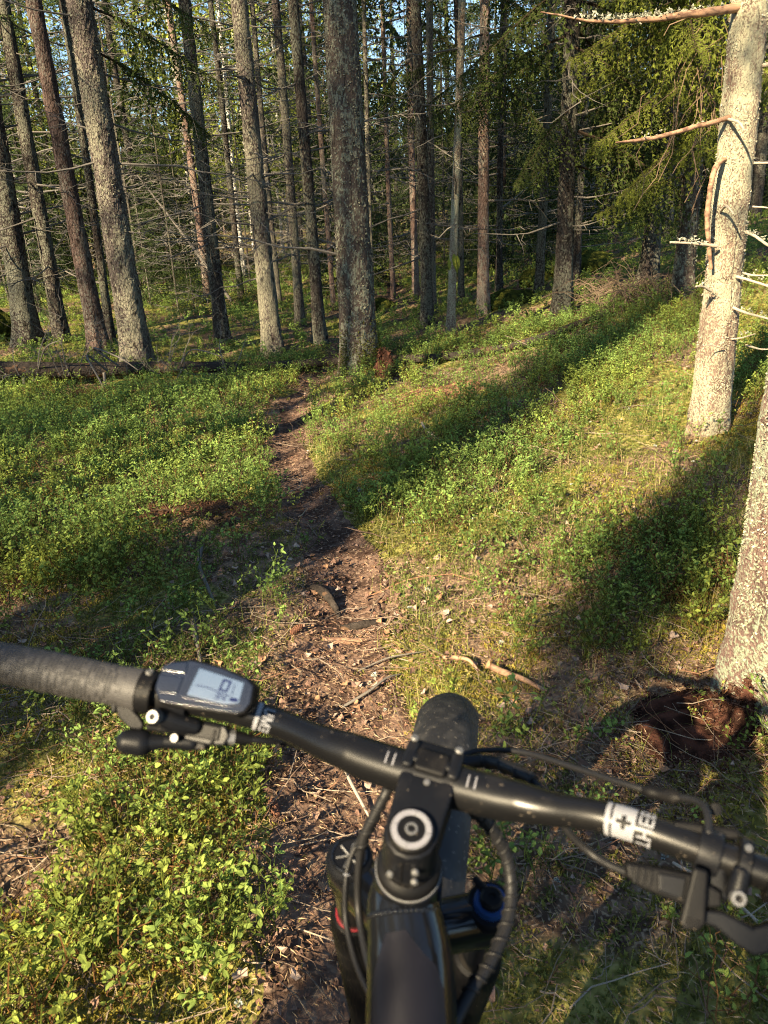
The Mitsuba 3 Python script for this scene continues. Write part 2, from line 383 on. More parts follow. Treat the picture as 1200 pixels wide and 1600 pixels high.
FAR_BOUGH = [bough(1.0, 19, 7, .040, 100 + k, hang=1.15, tube=False, color=(.058, .082, .034)) for k in range(4)]
MID_BOUGH = [bough(1.0, 44, 13, .020, 120 + k, hang=1.05, color=(.070, .095, .028)) for k in range(4)]
SUN_TINTED_BOUGH = [bough(1.0, 50, 16, .016, 140 + k, hang=1.0, color=(.115, .145, .030), yellow=.28) for k in range(3)]  # paler, yellower needle colour stands in for sunlight on these boughs

def crown(z0, H, Rmax, n, protos, sd, yellow=0.0, power=.8):
    g = np.random.default_rng(sd); out = Mesh()
    for k in range(n):
        u = (k + g.random()) / n
        z = z0 + (H - z0) * u ** .9
        Lr = Rmax * max(.10, (1 - u) ** power) * g.uniform(.7, 1.15) * min(1, .55 + u * 4)
        place_bough(out, protos[k % len(protos)], (0, 0, z), k * 2.4 + g.normal(0, .4), g.uniform(-.25, .1) + .35 * u, Lr)
    tip = sweep(np.array([[0, 0, z0], [0, 0, H]]), [.01, .005], 4)
    v, f = np.vstack(out.v), np.vstack(out.f); c = np.vstack(out.c) * np.repeat(g.uniform(.75, 1.25, len(v) // 1)[:, None], 3, 1) ** 0
    return v, f, c
CROWN = {}
def crown_ply(name, *a, **k):
    v, f, c = crown(*a, **k); CROWN[name] = mikit.ply((v, f), 'mat_leaf', color=c)
crown_ply('low0', 1.6, 13, 1.7, 50, FAR_BOUGH, 1)
crown_ply('low1', 2.6, 16, 1.9, 48, FAR_BOUGH, 2)
crown_ply('high0', 5.0, 16, 1.5, 40, FAR_BOUGH, 3)
crown_ply('high1', 7.0, 18, 1.7, 30, FAR_BOUGH, 4)
crown_ply('sapling', .10, 2.4, .75, 56, FAR_BOUGH, 5, power=.9)
crown_ply('young', .15, 6.5, 1.5, 78, FAR_BOUGH, 8, power=.85)
crown_ply('column', .5, 12, .62, 270, FAR_BOUGH, 6, power=.35)
crown_ply('bush', .15, 2.3, .62, 230, FAR_BOUGH, 7, power=.6)

def birch_crown(sd, z0, H, R, n):
    g = np.random.default_rng(sd)
    cl = np.stack([g.normal(0, R * .5, 60), g.normal(0, R * .5, 60), g.uniform(z0, H, 60)], -1)
    p = cl[g.integers(0, 60, n)] + g.normal(0, 1, (n, 3)) * np.array([.45, .45, .6])
    r = rand_rot(n, 3.0); s = g.uniform(.06, .105, n)
    q = np.array([[-.5, 0, 0], [0, -.4, .06], [.6, 0, 0], [0, .4, .06]])
    v = (np.einsum('nij,vj->nvi', r, q) * s[:, None, None] + p[:, None]).reshape(-1, 3)
    f = (np.array([[0, 1, 2], [0, 2, 3]])[None] + (np.arange(n) * 4)[:, None, None]).reshape(-1, 3)
    c = np.repeat(np.array([.27, .31, .06]) * g.uniform(.6, 1.35, (n, 1)), 4, 0)
    return v, f, c
for k in range(2):
    v, f, c = birch_crown(50 + k, 2.0, 15, 2.0, 10500); CROWN[f'birch{k}'] = mikit.ply((v, f), 'mat_leaf', color=c)

def birch_bark(p, n, uv):
    band = S(.62, .72, F(uv.x * 9, uv.y * 34, 1.0, 2))
    return mikit.mix((.52, .50, .46), (.05, .045, .04), band)
scene['bark_birch'] = two({'type': 'diffuse', 'reflectance': mikit.proc(birch_bark)})

def moved(d, x, y, z, rot=0.0, s=1.0, sz=None):
    return {**d, 'to_world': T().translate([x, y, z]).rotate([0, 0, 1], rot).scale([s, s, sz or s])}

# the trees that stand near: x, y, trunk radius, lean, bark, label
NEAR = [
 ('spruce_tree', -4.36, 9.86, .140, (.057, 0), 'bark_dark', 'dark leaning spruce trunk at the far left edge, beside the mossy boulder', 30),
 ('spruce_tree', -4.00, 10.01, .093, (.026, 0), 'bark_dark', 'second trunk from the left edge, dark grey with dense bare twigs', 28),
 ('pine_tree', -3.26, 9.20, .102, (-.005, 0), 'bark_red', 'reddish brown scaly pine trunk just left of the stoutest left trunk', 6),
 ('spruce_tree', -2.47, 8.02, .142, (.003, 0), 'bark_grey', 'stout grey spruce trunk behind the left end of the fallen log', 12),
 ('spruce_tree', -3.25, 9.58, .050, (.043, 0), 'bark_dark', 'thin dark trunk half hidden behind the stoutest left trunk', 10),
 ('spruce_tree', -1.87, 9.56, .083, (.012, 0), 'bark_dark', 'slender dark trunk with a blackened foot, left of the half lit trunk', 24),
 ('spruce_tree', -1.14, 8.57, .102, (.004, 0), 'bark_grey', 'grey lichen-spotted trunk lit along its left side, behind the fallen log', 26),
 ('spruce_tree', -1.02, 10.90, .063, (.005, 0), 'bark_grey', 'thin grey trunk behind and right of the half lit trunk', 20),
 ('spruce_tree', -.65, 8.97, .066, (.005, 0), 'bark_dark', 'thin dark trunk close to the left of the thick central trunk', 26),
 ('spruce_tree', -0.16, 7.38, 0.172, (.003, 0), 'bark_mottled', 'thick lichen-crusted trunk in the middle with a red rotten stump at its foot', 4),
 ('spruce_tree', -0.01, 11.66, 0.038, (.017, 0), 'bark_grey', 'very thin trunk peeking out right behind the thick central trunk', 14),
 ('spruce_tree', 0.66, 9.72, 0.071, (-.014, 0), 'bark_dark', 'dark front trunk of the close pair right of the thick central trunk', 14),
 ('spruce_tree', 0.77, 10.61, 0.052, (.022, 0), 'bark_grey', 'grey rear trunk of the close pair right of the thick central trunk', 14),
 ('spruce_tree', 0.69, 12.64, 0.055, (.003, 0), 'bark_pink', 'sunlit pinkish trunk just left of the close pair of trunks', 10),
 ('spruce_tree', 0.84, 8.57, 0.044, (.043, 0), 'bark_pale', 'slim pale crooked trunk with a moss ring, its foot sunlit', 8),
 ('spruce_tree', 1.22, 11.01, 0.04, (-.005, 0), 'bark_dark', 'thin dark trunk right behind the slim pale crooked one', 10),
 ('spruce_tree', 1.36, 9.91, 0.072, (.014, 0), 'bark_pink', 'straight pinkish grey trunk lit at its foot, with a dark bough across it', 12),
 ('spruce_tree', 1.81, 11.33, 0.045, (.001, 0), 'bark_dark', 'thin dark trunk between the pinkish trunk and the big dark spruce', 22),
 ('spruce_tree', 2.19, 10.44, 0.058, (.015, 0), 'bark_dark', 'grey trunk just left of the big dark spruce with drooping boughs', 16),
 ('spruce_tree', 2.01, 8.37, 0.092, (-.004, 0), 'bark_dark', 'big dark spruce with drooping boughs, right of the pinkish trunk', 20),
 ('spruce_tree', 2.72, 10.69, 0.051, (.021, 0), 'bark_dark', 'thin trunk just right of the big dark spruce', 18),
 ('spruce_tree', 3.22, 9.29, 0.092, (.017, 0), 'bark_dark', 'dark broad trunk under hanging boughs, beside the dry brush pile', 12),
 ('spruce_tree', 3.09, 7.88, 0.092, (-.013, 0), 'bark_mottled', 'lichen-covered trunk casting a long shadow, left of the brightest trunk', 6),
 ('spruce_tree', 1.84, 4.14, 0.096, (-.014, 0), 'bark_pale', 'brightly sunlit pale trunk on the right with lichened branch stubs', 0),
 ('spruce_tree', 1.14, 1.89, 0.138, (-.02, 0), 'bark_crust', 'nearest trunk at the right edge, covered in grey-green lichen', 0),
]
NEAR_KEYS = []
scene['mat_lichen'] = two({'type': 'diffuse', 'reflectance': VC})
def lichen(base, lean, r0, z0, z1, n, size, colors, sd, H=16, az=None, flare=.30, flare_h=.22):
    g = np.random.default_rng(sd)
    z = g.uniform(z0, z1, n); a = g.uniform(0, 2 * np.pi, n) if az is None else g.uniform(az[0], az[1], n)
    keep = meshkit.fbm(np.stack([np.cos(a) * r0 * 9, np.sin(a) * r0 * 9, z * 5], -1) + sd, 3, sd) + g.normal(0, .10, n) > .46
    z, a = z[keep], a[keep]; n = len(z)
    r = r0 * np.clip(1 - .8 * np.maximum(z, 0) / H, .06, 1) * (1 + flare * np.exp(-np.maximum(z, -.05) / flare_h) * .9) + .001
    o = np.stack([base[0] + lean[0] * z + r * np.cos(a), base[1] + lean[1] * z + r * np.sin(a), base[2] + z], -1)
    nrm = np.stack([np.cos(a), np.sin(a), 0 * a], -1); tx = np.stack([-np.sin(a), np.cos(a), 0 * a], -1); tz = np.array([0, 0, 1.0])
    w = g.uniform(0, 2 * np.pi, n); e = tx * np.cos(w)[:, None] + tz * np.sin(w)[:, None]; h = np.cross(nrm, e)
    s = size * g.uniform(.5, 1.5, n)[:, None]
    out1 = g.uniform(.1, .9, (n, 1)); out2 = g.uniform(.1, .9, (n, 1))
    V = np.stack([o - nrm * .003, o + (e * .8 + h * .5 + nrm * out1) * s, o + (e * 1.1 - h * .1 + nrm * out2) * s, o + (e * .6 - h * .7 + nrm * out1) * s], 1)
    c = np.asarray(colors)[g.integers(0, len(colors), n)] * g.uniform(.7, 1.25, (n, 1))
    F_ = (np.array([[0, 1, 2], [0, 2, 3]])[None] + (np.arange(n) * 4)[:, None, None]).reshape(-1, 3)
    return V.reshape(-1, 3), F_, np.repeat(c, 4, 0)

LICH = [(.34, .35, .24), (.38, .375, .28), (.28, .30, .20), (.22, .20, .16)]
for k, (name, x, y, r, lean, bk, lab, nb) in enumerate(NEAR):
    key = numbered(name); NEAR_KEYS.append(key); z = gz(x, y)
    tag(key, lab, 'tree')
    big = k in (3, 9, 22, 23, 24)
    H = 10.5 + 3 * ((k * 37) % 10) / 10
    flare = {24: .24, 9: .26, 23: .20, 22: .4}.get(k, .40)
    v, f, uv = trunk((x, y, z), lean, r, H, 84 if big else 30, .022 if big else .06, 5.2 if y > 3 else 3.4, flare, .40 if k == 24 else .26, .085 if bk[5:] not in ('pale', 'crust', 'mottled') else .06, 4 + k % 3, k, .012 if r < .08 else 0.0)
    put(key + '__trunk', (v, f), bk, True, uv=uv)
    if nb:
        put(key + '__dead_branches', dead_branches((x, y, z), lean, r, .7, 6.5, int(nb * 1.5), .5, 1.7, 300 + k), 'mat_twig')
        tag(key + '__dead_branches', kind='stuff')
    if k == 24:
        q = lichen((x, y, z), lean, r, .02, 2.2, 30000, .0048, LICH, 7, H, flare=.24, flare_h=.40)
        put(key + '__lichen', (q[0], q[1]), 'mat_lichen', False, q[2]); tag(key + '__lichen', kind='stuff')
    if k in (23, 22, 9, 3):
        n_, s_ = {23: (16000, .0058), 22: (4500, .016), 9: (5500, .013), 3: (2500, .012)}[k]
        cs = [(.40, .38, .29), (.35, .33, .25), (.28, .24, .19)] if k == 23 else [(.15, .152, .115), (.19, .19, .145), (.10, .10, .08)]
        q = lichen((x, y, z), lean, r, .25 if k != 9 else .6, 4.6, n_, s_, cs, 20 + k, H, flare=flare)
        put(key + '__lichen', (q[0], q[1]), 'mat_lichen', False, q[2]); tag(key + '__lichen', kind='stuff')
    if y > 3:
        hi = ('high0', 'high1')[k % 2]
        scene[key + '__crown'] = moved(CROWN[hi], x + lean[0] * 5, y, z + .4, k * 71.0, .5 + r * 2.5, (H - .5) / (16 if hi == 'high0' else 18))
    else:
        scene[key + '__crown'] = moved(CROWN['high1'], x, y, z + .5, 40.0, .55, H / 18)

def near_boughs(k, items, protos, part='bough'):
    """Live boughs, each a part of tree k: (z, azimuth in degrees from +x, tilt, length)."""
    name, x, y, r, lean, *_ = NEAR[k]; z0 = gz(x, y)
    for i, (z, az, tilt, L) in enumerate(items):
        m = Mesh(); a = math.radians(az)
        place_bough(m, protos[i % len(protos)], (x + lean[0] * z + .7 * r * math.cos(a), y + .7 * r * math.sin(a), z0 + z), a, tilt, L)
        kk = f'{NEAR_KEYS[k]}__{part}' + (f'_{i:03d}' if i else '')
        m.put(kk, 'mat_leaf')
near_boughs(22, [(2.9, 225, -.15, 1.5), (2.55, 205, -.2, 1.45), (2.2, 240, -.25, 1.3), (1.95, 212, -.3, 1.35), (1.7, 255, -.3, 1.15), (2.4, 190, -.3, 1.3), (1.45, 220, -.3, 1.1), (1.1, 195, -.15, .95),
                 (2.7, 262, -.15, 1.9), (2.3, 268, -.2, 1.7), (1.9, 262, -.3, 1.6), (3.2, 248, -.1, 1.9), (3.3, 210, -.15, 1.7), (3.0, 270, -.1, 2.1), (2.6, 246, -.25, 1.7), (3.5, 190, -.1, 1.6)], SUN_TINTED_BOUGH)
near_boughs(19, [(3.9, 250, -.3, 1.5), (3.7, 190, -.25, 1.7), (3.6, 330, -.3, 1.7), (3.3, 290, -.4, 1.3), (3.0, 210, -.4, 1.5), (2.9, 350, -.35, 1.7), (2.6, 180, -.3, 1.4), (2.5, 310, -.45, 1.4), (2.2, 10, -.4, 1.6), (2.0, 230, -.5, 1.1),
                 (1.8, 340, -.4, 1.6), (4.2, 300, -.2, 1.8), (4.3, 220, -.2, 1.8), (4.1, 0, -.2, 2.0), (1.5, 20, -.3, 1.4), (3.3, 30, -.3, 1.8), (2.7, 40, -.35, 1.7)], MID_BOUGH)
near_boughs(16, [(3.05, 200, -.25, 1.0), (2.95, 340, -.3, 1.15), (2.75, 265, -.4, 1.05), (2.7, 180, -.35, 1.1), (2.6, 310, -.45, 1.0), (2.5, 230, -.5, .9), (3.4, 290, -.2, 1.1), (4.2, 250, -.1, 1.3), (4.0, 170, -.1, 1.2)], MID_BOUGH)
near_boughs(21, [(3.4, 230, -.2, 1.8), (3.0, 200, -.3, 1.9), (2.6, 260, -.3, 1.6), (2.2, 220, -.4, 1.5), (1.9, 180, -.3, 1.7), (3.8, 190, -.2, 2.0), (4.1, 250, -.2, 1.9), (1.5, 240, -.3, 1.3), (3.2, 300, -.3, 1.7), (2.4, 310, -.3, 1.6)], MID_BOUGH)
near_boughs(3, [(3.2, 20, -.35, 1.3), (2.9, 60, -.3, 1.5), (3.5, 340, -.3, 1.4)], MID_BOUGH)
near_boughs(13, [(4.2, 200, -.2, 1.6), (3.8, 300, -.3, 1.5), (4.6, 250, -.2, 1.7), (3.3, 250, -.4, 1.3)], MID_BOUGH)

# branches of the bright trunk on the right, each its own part
TOPB = [[1.80, 4.13, 2.262], [1.494, 4.019, 2.221], [1.235, 3.925, 2.191], [0.985, 3.832, 2.183], [0.759, 3.738, 2.206]]
MIDB = [[1.81, 4.12, 1.815], [1.465, 3.972, 1.742], [1.272, 3.878, 1.712], [1.121, 3.785, 1.702]]
HANG = [[1.78, 4.12, 1.63], [1.685, 4.037, 1.581], [1.660, 4.019, 1.430], [1.673, 4.019, 1.282], [1.722, 4.047, 1.111]]
STUBS = [([[1.733, 4.037, 1.219], [1.599, 3.990, 1.242], [1.463, 3.944, 1.257]], .009, 40), ([[1.861, 4.019, 1.282], [1.906, 3.972, 1.252], [1.986, 3.925, 1.191]], .009, 16), ([[1.886, 4.112, 1.082], [1.959, 4.065, 1.066], [2.066, 4.019, 1.065]], .006, 6),
         ([[1.848, 4.037, 1.068], [1.927, 3.990, 1.043], [2.022, 3.944, 1.006]], .008, 10), ([[1.841, 4.019, 0.919], [1.906, 3.972, 0.889], [2.035, 3.925, 0.851]], .008, 16), ([[1.863, 4.112, 1.596], [1.920, 4.065, 1.592], [1.991, 4.019, 1.589]], .007, 0),
         ([[1.926, 4.159, 1.397], [1.969, 4.112, 1.389], [2.044, 4.065, 1.379]], .005, 0), ([[1.870, 4.112, 2.009], [1.892, 4.065, 2.014], [1.956, 4.019, 2.025]], .012, 8), ([[1.723, 4.019, 1.004], [1.662, 3.972, 1.034], [1.604, 3.925, 1.044]], .007, 14),
         ([[1.866, 4.065, 0.747], [1.911, 4.019, 0.759], [1.952, 3.972, 0.784]], .005, 4), ([[1.977, 4.112, 0.700], [2.026, 4.065, 0.689], [2.054, 4.019, 0.693]], .006, 0), ([[1.817, 4.019, 0.708], [1.734, 3.972, 0.736], [1.668, 3.925, 0.744]], .004, 0),
         ([[1.749, 4.075, 1.382], [1.731, 3.972, 1.407], [1.727, 3.878, 1.370]], .007, 0), ([[1.738, 4.075, 1.792], [1.725, 3.925, 1.769], [1.724, 3.850, 1.725]], .007, 0)]
bright = NEAR_KEYS[23]
def branch_color(p, n, uv):
    q = F(p.x * 40.0, p.y * 40.0, p.z * 60.0, 3)
    return mikit.mix((.13, .07, .045), (.34, .20, .12), S(.3, .62, q))
scene['mat_orange_branch'] = princ(mikit.proc(branch_color), .75)
scene['mat_dry_branch'] = princ((.36, .30, .23), .8)
def branch(pts, r, bsdf, part='branch', lich=0, sd=0, n=10):
    key = bright + '__' + part; i = 0
    while key in scene: i += 1; key = f'{bright}__{part}_{i:03d}'
    v, f = sweep(pts, r, n, 60); c_ = np.vstack([np.repeat(smooth_line(pts, 60), n, 0), pts[0], pts[-1]])
    put(key, (c_ + (v - c_) * (1 + .5 * (meshkit.fbm(v * 45, 3, sd) - .5))[:, None] + .010 * (meshkit.fbm(c_ * 9, 2, sd)[:, None] - .5), f), bsdf, True)
    if lich:
        g = np.random.default_rng(sd); P = smooth_line(pts, 200); m = Mesh()
        for _ in range(lich):
            c = P[int(200 * (g.beta(2, 2) * .8 + .1))] + g.normal(0, .008, 3) + [0, 0, .014]
            q = g.normal(0, 1, (5, 3)); q /= np.linalg.norm(q, axis=1)[:, None]
            m.add(np.vstack([c, c + q * g.uniform(.006, .015)]), [[0, 1, 2], [0, 3, 4], [0, 2, 5]], np.array([.33, .33, .26]) * g.uniform(.7, 1.2))
        k2 = key + '__lichen'; m.put(k2, 'mat_lichen'); tag(k2, kind='stuff')
branch(TOPB, [.021, .017, .013, .009, .005, .003], 'mat_orange_branch', lich=260, sd=3)
branch(MIDB, [.013, .011, .010, .008, .003], 'mat_orange_branch', lich=14, sd=4)
branch(HANG, [.014, .013, .012, .008], 'mat_orange_branch', 'hanging_branch')
for i, (pts, r, l) in enumerate(STUBS):
    branch(pts, [r, r * .6], 'mat_dry_branch', 'branch_stub', lich=l, sd=10 + i)


# dry brown twigs hanging behind the bright trunk
g_ = np.random.default_rng(77); P_ = []
for k in range(26):
    a = np.array([2.66 + g_.normal(0, .12), 6.7 + g_.normal(0, .2), 2.45 + g_.normal(0, .25)]); L_ = g_.uniform(.3, 1.0); w_ = g_.normal(0, .12)
    P_.append([a + np.array([w_ * s * 2 + g_.normal(0, .035), g_.normal(0, .05) * s, -L_ * s]) for s in np.linspace(0, 1, 6)])
m_ = Mesh(); v, f = tubes(np.array(P_), np.full((26, 6), .0035), 3); m_.add(v, f, np.array([.17, .115, .08]))
m_.put(NEAR_KEYS[22] + '__hanging_twigs', 'mat_matte'); tag(NEAR_KEYS[22] + '__hanging_twigs', kind='stuff')

# moss ring on the slim pale trunk
x_, y_, r_ = NEAR[14][1], NEAR[14][2], NEAR[14][3]; zz = gz(x_, y_)
an = np.linspace(0, 2 * np.pi, 40)[:-1]
v = []; f = []
for i, (dz, dr_) in enumerate(((-.09, 0), (-.06, .012), (-.02, .02), (.03, .016), (.07, .006), (.09, 0))):
    rr = r_ * .97 + dr_ * (1 + .5 * np.sin(5 * an + i)); v.append(np.stack([x_ + .043 * (.78 + dz) + rr * np.cos(an), y_ + rr * np.sin(an), zz + .78 + dz + .02 * np.sin(3 * an) + 0 * an], -1))
i = np.arange(39); j = (i + 1) % 39; kk = np.arange(5)[:, None] * 39
q = np.stack([kk + i, kk + j, kk + 39 + j, kk + 39 + i], -1).reshape(-1, 4)
v = np.vstack(v); v = v + .008 * (meshkit.fbm(v * 60, 2, 3)[:, None] - .5)
put(NEAR_KEYS[14] + '__moss_ring', (v, np.vstack([q[:, [0, 1, 2]], q[:, [0, 2, 3]]])), 'mat_matte', False, np.full((len(v), 3), [.19, .20, .035])); tag(NEAR_KEYS[14] + '__moss_ring', 'yellow-green ring of moss round the trunk')

x_, y_, r_ = NEAR[9][1], NEAR[9][2], NEAR[9][3]; gm_ = np.random.default_rng(5); m_ = Mesh()
for i in range(2600):
    a_ = gm_.uniform(-2.6, .1); zq = abs(gm_.normal(0, .17)); rq = r_ * (1 + .30 * math.exp(-zq / .22) * 1.1) + .004
    o_ = np.array([x_ + rq * math.cos(a_), y_ + rq * math.sin(a_), gz(x_, y_) + zq]) if i else np.array([x_, y_, 0.0])
    d_ = gm_.normal(0, .6, 3) + [math.cos(a_), math.sin(a_), .3]; d_ *= gm_.uniform(.014, .028) / np.linalg.norm(d_); w_ = np.cross(d_, gm_.normal(0, 1, 3)) * 7
    m_.add(np.array([o_ - w_ * .02, o_ + w_ * .02, o_ + d_]), [[0, 1, 2]], np.array([.10, .11, .022]) * gm_.uniform(.6, 1.5))
m_.put(NEAR_KEYS[9] + '__moss', 'mat_leaf'); tag(NEAR_KEYS[9] + '__moss', kind='stuff')
# ------------------------------------------------------------------ the forest behind, and unseen spruces added behind the rider to shade the trail
FT = []
for k in range(3):
    v, f, uv = trunk((0, 0, 0), (.004 * k, -.003 * k), .09, 16, 12, .25, 5, .22, .2, .04, 4, 60 + k, .02)
    FT.append([mikit.ply((v, f), b, smooth=True, uv=uv) for b in ('bark_dark', 'bark_grey', 'bark_pink')])
v, f, uv = trunk((0, 0, 0), (.01, 0), .075, 14, 12, .25, 5, .15, .2, .02, 4, 64, .04)
BIRCH_T = mikit.ply((v, f), 'bark_birch', smooth=True, uv=uv)
FD = [mikit.ply(dead_branches((0, 0, 0), (0, 0), .09, .5, 6.5, 58, .4, 1.6, 70 + k, subs=8, thick=1.2), 'mat_far_twig') for k in range(3)]

g = np.random.default_rng(11)
taken = [(t[1], t[2]) for t in NEAR]
def free(x, y, d):
    return all((x - a) ** 2 + (y - b) ** 2 > d * d for a, b in taken)
def spruce(x, y, r, low, bk, label, group=None, dead=True, s=1.0, H=16.0, lift=0.0):
    key = numbered('spruce_tree'); z = gz(x, y); rot = float(g.uniform(0, 360))
    tag(key, label, 'tree', group)
    k = int(g.integers(0, 3))
    scene[key + '__trunk'] = moved(FT[k][bk], x, y, z, rot, r / .09, (H + lift) / 16)
    if low is not None:
        hh = {'low0': 13, 'low1': 16, 'high0': 16, 'high1': 18, 'column': 12, 'bush': 2.3, 'sapling': 2.4, 'young': 6.5}[low]
        scene[key + '__crown'] = moved(CROWN[low], x, y, z + lift, rot + 50, s, H / hh)
    if dead:
        scene[key + '__dead_branches'] = moved(FD[k], x, y, z, rot + 20, .8 + .3 * s); tag(key + '__dead_branches', kind='stuff')
    return key
MIDF = [(-2.31, 13.99, .054, 0, 'high0', 'grey trunk far behind, between the slender blackened trunk and the half lit trunk'), (-2.98, 14.37, .068, 2, 'high1', 'reddish lit trunk just left of the slender trunk with the blackened foot'),
        (-1.52, 12.83, .046, 1, 'high0', 'thin shaded trunk right behind the half lit trunk'), (-.61, 11.9, .037, 2, 'high1', 'thin lit trunk just left of the thick central trunk'),
        (.34, 13.26, .041, 2, 'low0', 'thin lit trunk in the gap right of the thick central trunk'), (-5.6, 13.2, .08, 0, 'high0', 'shaded trunk deep behind the far left trunks'),
        (4.9, 13.4, .09, 0, 'low1', 'shaded trunk with low boughs deep behind the lichen-covered trunk')]
for x, y, r, b, c, lab in MIDF:
    spruce(x, y, r, c, b, lab); taken.append((x, y))
n = 0
while n < 84:
    y = 14.5 + 42 * g.random() ** 1.25; x = g.uniform(-.60, .62) * (y + 3)
    if y > 24 and -.42 * y < x < -.04 * y and g.random() < .6: continue
    if not free(x, y, 1.15 + .012 * y): continue
    taken.append((x, y)); n += 1
    side = 'left' if x < -.12 * y else 'right' if x > .16 * y else 'middle'
    low = g.choice(['low0', 'low1', 'high0', 'high1'], p=[.36, .34, .2, .1] if x > -.1 * y else [.2, .25, .3, .25])
    spruce(x, y, float(g.uniform(.05, .13)), str(low), int(g.choice([0, 1, 2], p=[.45, .35, .2])),
           {'left': 'distant spruce in the mass of trunks behind the left half of the forest', 'right': 'distant spruce in the dark forest behind the right half', 'middle': 'distant spruce in the forest behind the thick central trunk'}[side],
           f'distant spruces, {side} part of the forest', True, float(g.uniform(.8, 1.15)), float(g.uniform(8.5, 12.5) if y < 26 else g.uniform(12, 19)))
n = 0
while n < 16:
    y = g.uniform(19, 38); x = g.uniform(-.52, -.10) * y if n < 14 else g.uniform(-.05, .1) * y
    if not free(x, y, .7): continue
    taken.append((x, y)); n += 1
    key = numbered('birch_tree'); z = gz(x, y); rot = float(g.uniform(0, 360)); s = float(g.uniform(.8, 1.2))
    tag(key, 'slender white birch with fresh yellow-green leaves behind the left spruces', 'tree', 'white birches in the sunlit left background')
    scene[key + '__trunk'] = moved(BIRCH_T, x, y, z, rot, s * float(g.uniform(.6, 1.0)), s)
    scene[key + '__crown'] = moved(CROWN[f'birch{n % 2}'], x, y, z, rot, s)

n = 0
while n < 36:
    y = g.uniform(12.2, 26); x = g.uniform(-.5, .48) * y
    if not free(x, y, .8): continue
    taken.append((x, y)); n += 1
    key = numbered('dead_spruce'); z = gz(x, y); s = float(g.uniform(.45, .9)); rot = float(g.uniform(0, 360))
    tag(key, 'thin dead spruce bristling with bare grey twigs among the trunks behind', 'dead tree', 'dead spruces between the far trunks')
    scene[key + '__trunk'] = moved(FT[n % 3][1], x, y, z, rot, .3 * s, .5 * s)
    scene[key + '__dead_branches'] = moved(FD[n % 3], x, y, z - .35, rot, .8 * s + .25, .8 * s); tag(key + '__dead_branches', kind='stuff')

n = 0
while n < 50:
    y = g.uniform(13.8, 25); x = g.uniform(-.58, .6) * y
    if not free(x, y, .95) or (x < -.12 * y and g.random() < .35): continue
    taken.append((x, y)); n += 1; s = float(g.uniform(.55, 1.25))
    key = numbered('young_spruce'); z = gz(x, y); rot = float(g.uniform(0, 360))
    tag(key, 'dark green young spruce branched down to the ground behind the tall trunks', 'tree', 'young spruces behind the tall trunks')
    scene[key + '__trunk'] = moved(FT[n % 3][0], x, y, z, rot, .35 * s, .4 * s)
    scene[key + '__crown'] = moved(CROWN['young'], x, y, z - .05, rot, s * .95, s)

# saplings on the far forest floor
for x, y, s, lab in ((-2.78, 12.3, .42, 'small yellowish spruce sapling lit between the slender blackened trunk and the stout left trunk'), (-2.1, 13.2, .35, 'small sapling lit between the slender blackened trunk and the half lit trunk'),
                     (2.15, 14.2, .55, 'small spruce sapling in the gap left of the big dark spruce'), (1.5, 13.4, .4, 'little spruce sapling just right of the pinkish trunk'), (-1.0, 14.5, .5, 'small spruce sapling between the half lit trunk and its thin neighbour'),
                     (-5.2, 12.4, .6, 'spruce sapling behind the far left trunks'), (.2, 15.0, .6, 'young spruce right of the thick central trunk, far back'), (3.2, 13.8, .7, 'young spruce just right of the big dark spruce'), (-3.8, 13.6, .7, 'young spruce behind the stout left trunk')):
    key = numbered('spruce_sapling'); tag(key, lab, 'sapling')
    scene[key + '__crown'] = moved(CROWN['sapling'], x, y, gz(x, y) - .02, 60 * s * 7, s * 1.6, s * 1.1)
    v, f = sweep([[x, y, gz(x, y) - .05], [x, y, gz(x, y) + 2.3 * s * 1.1]], [.02 * s, .004], 6); put(key + '__trunk', (v, f), 'mat_twig', True)

# a closed wall of forest farther out
m = Mesh(); gg = np.random.default_rng(5)
for k in range(560):
    a = gg.uniform(-40, 40); d = gg.uniform(58, 80); x, y = d * math.sin(math.radians(a)), d * math.cos(math.radians(a)); h = gg.uniform(4, 9.5)
    for j in range(26):
        u = j / 26; rr = 1.9 * (1 - u) + .15; ang = gg.uniform(0, 6.28, 5); zc = h * u
        c0 = np.array([x, y, zc])
        tip = c0 + np.stack([np.cos(ang) * rr, np.sin(ang) * rr, -.25 * rr - gg.uniform(0, .5, 5)], -1)
        w = np.stack([-np.sin(ang), np.cos(ang), 0 * ang], -1) * .38
        vv = np.stack([np.broadcast_to(c0, (5, 3)) - w * .5, np.broadcast_to(c0, (5, 3)) + w * .5 + [0, 0, .35], tip], 1).reshape(-1, 3)
        m.add(vv, np.arange(15).reshape(-1, 3), np.array([.085, .105, .045]) * gg.uniform(.6, 1.5))
m.put('distant_forest', 'mat_leaf'); tag('distant_forest', 'far-off mass of spruces closing the view', 'forest', kind='stuff')

# unseen tall spruces added round the rider to darken the light and reflections
for x, y, c, lab in ((2.7, .3, 'high0', 'unseen tall spruce added right of the rider to dim the light'), (3.5, 2.2, 'high1', 'tall spruce on the bank right of the nearest trunk'), (-2.5, .5, 'high0', 'unseen tall spruce added left of the rider to dim the light'), (-3.4, 2.0, 'high1', 'unseen tall spruce added left of the bilberry slope to dim the light'), (-1.5, -2.4, 'high0', 'unseen tall spruce added behind the rider by the trail to dim the light'), (1.5, -1.6, 'high1', 'tall spruce behind the rider to the right')):
    spruce(x, y, .12, c, 0, lab, None, False, 1.15, 15.0)

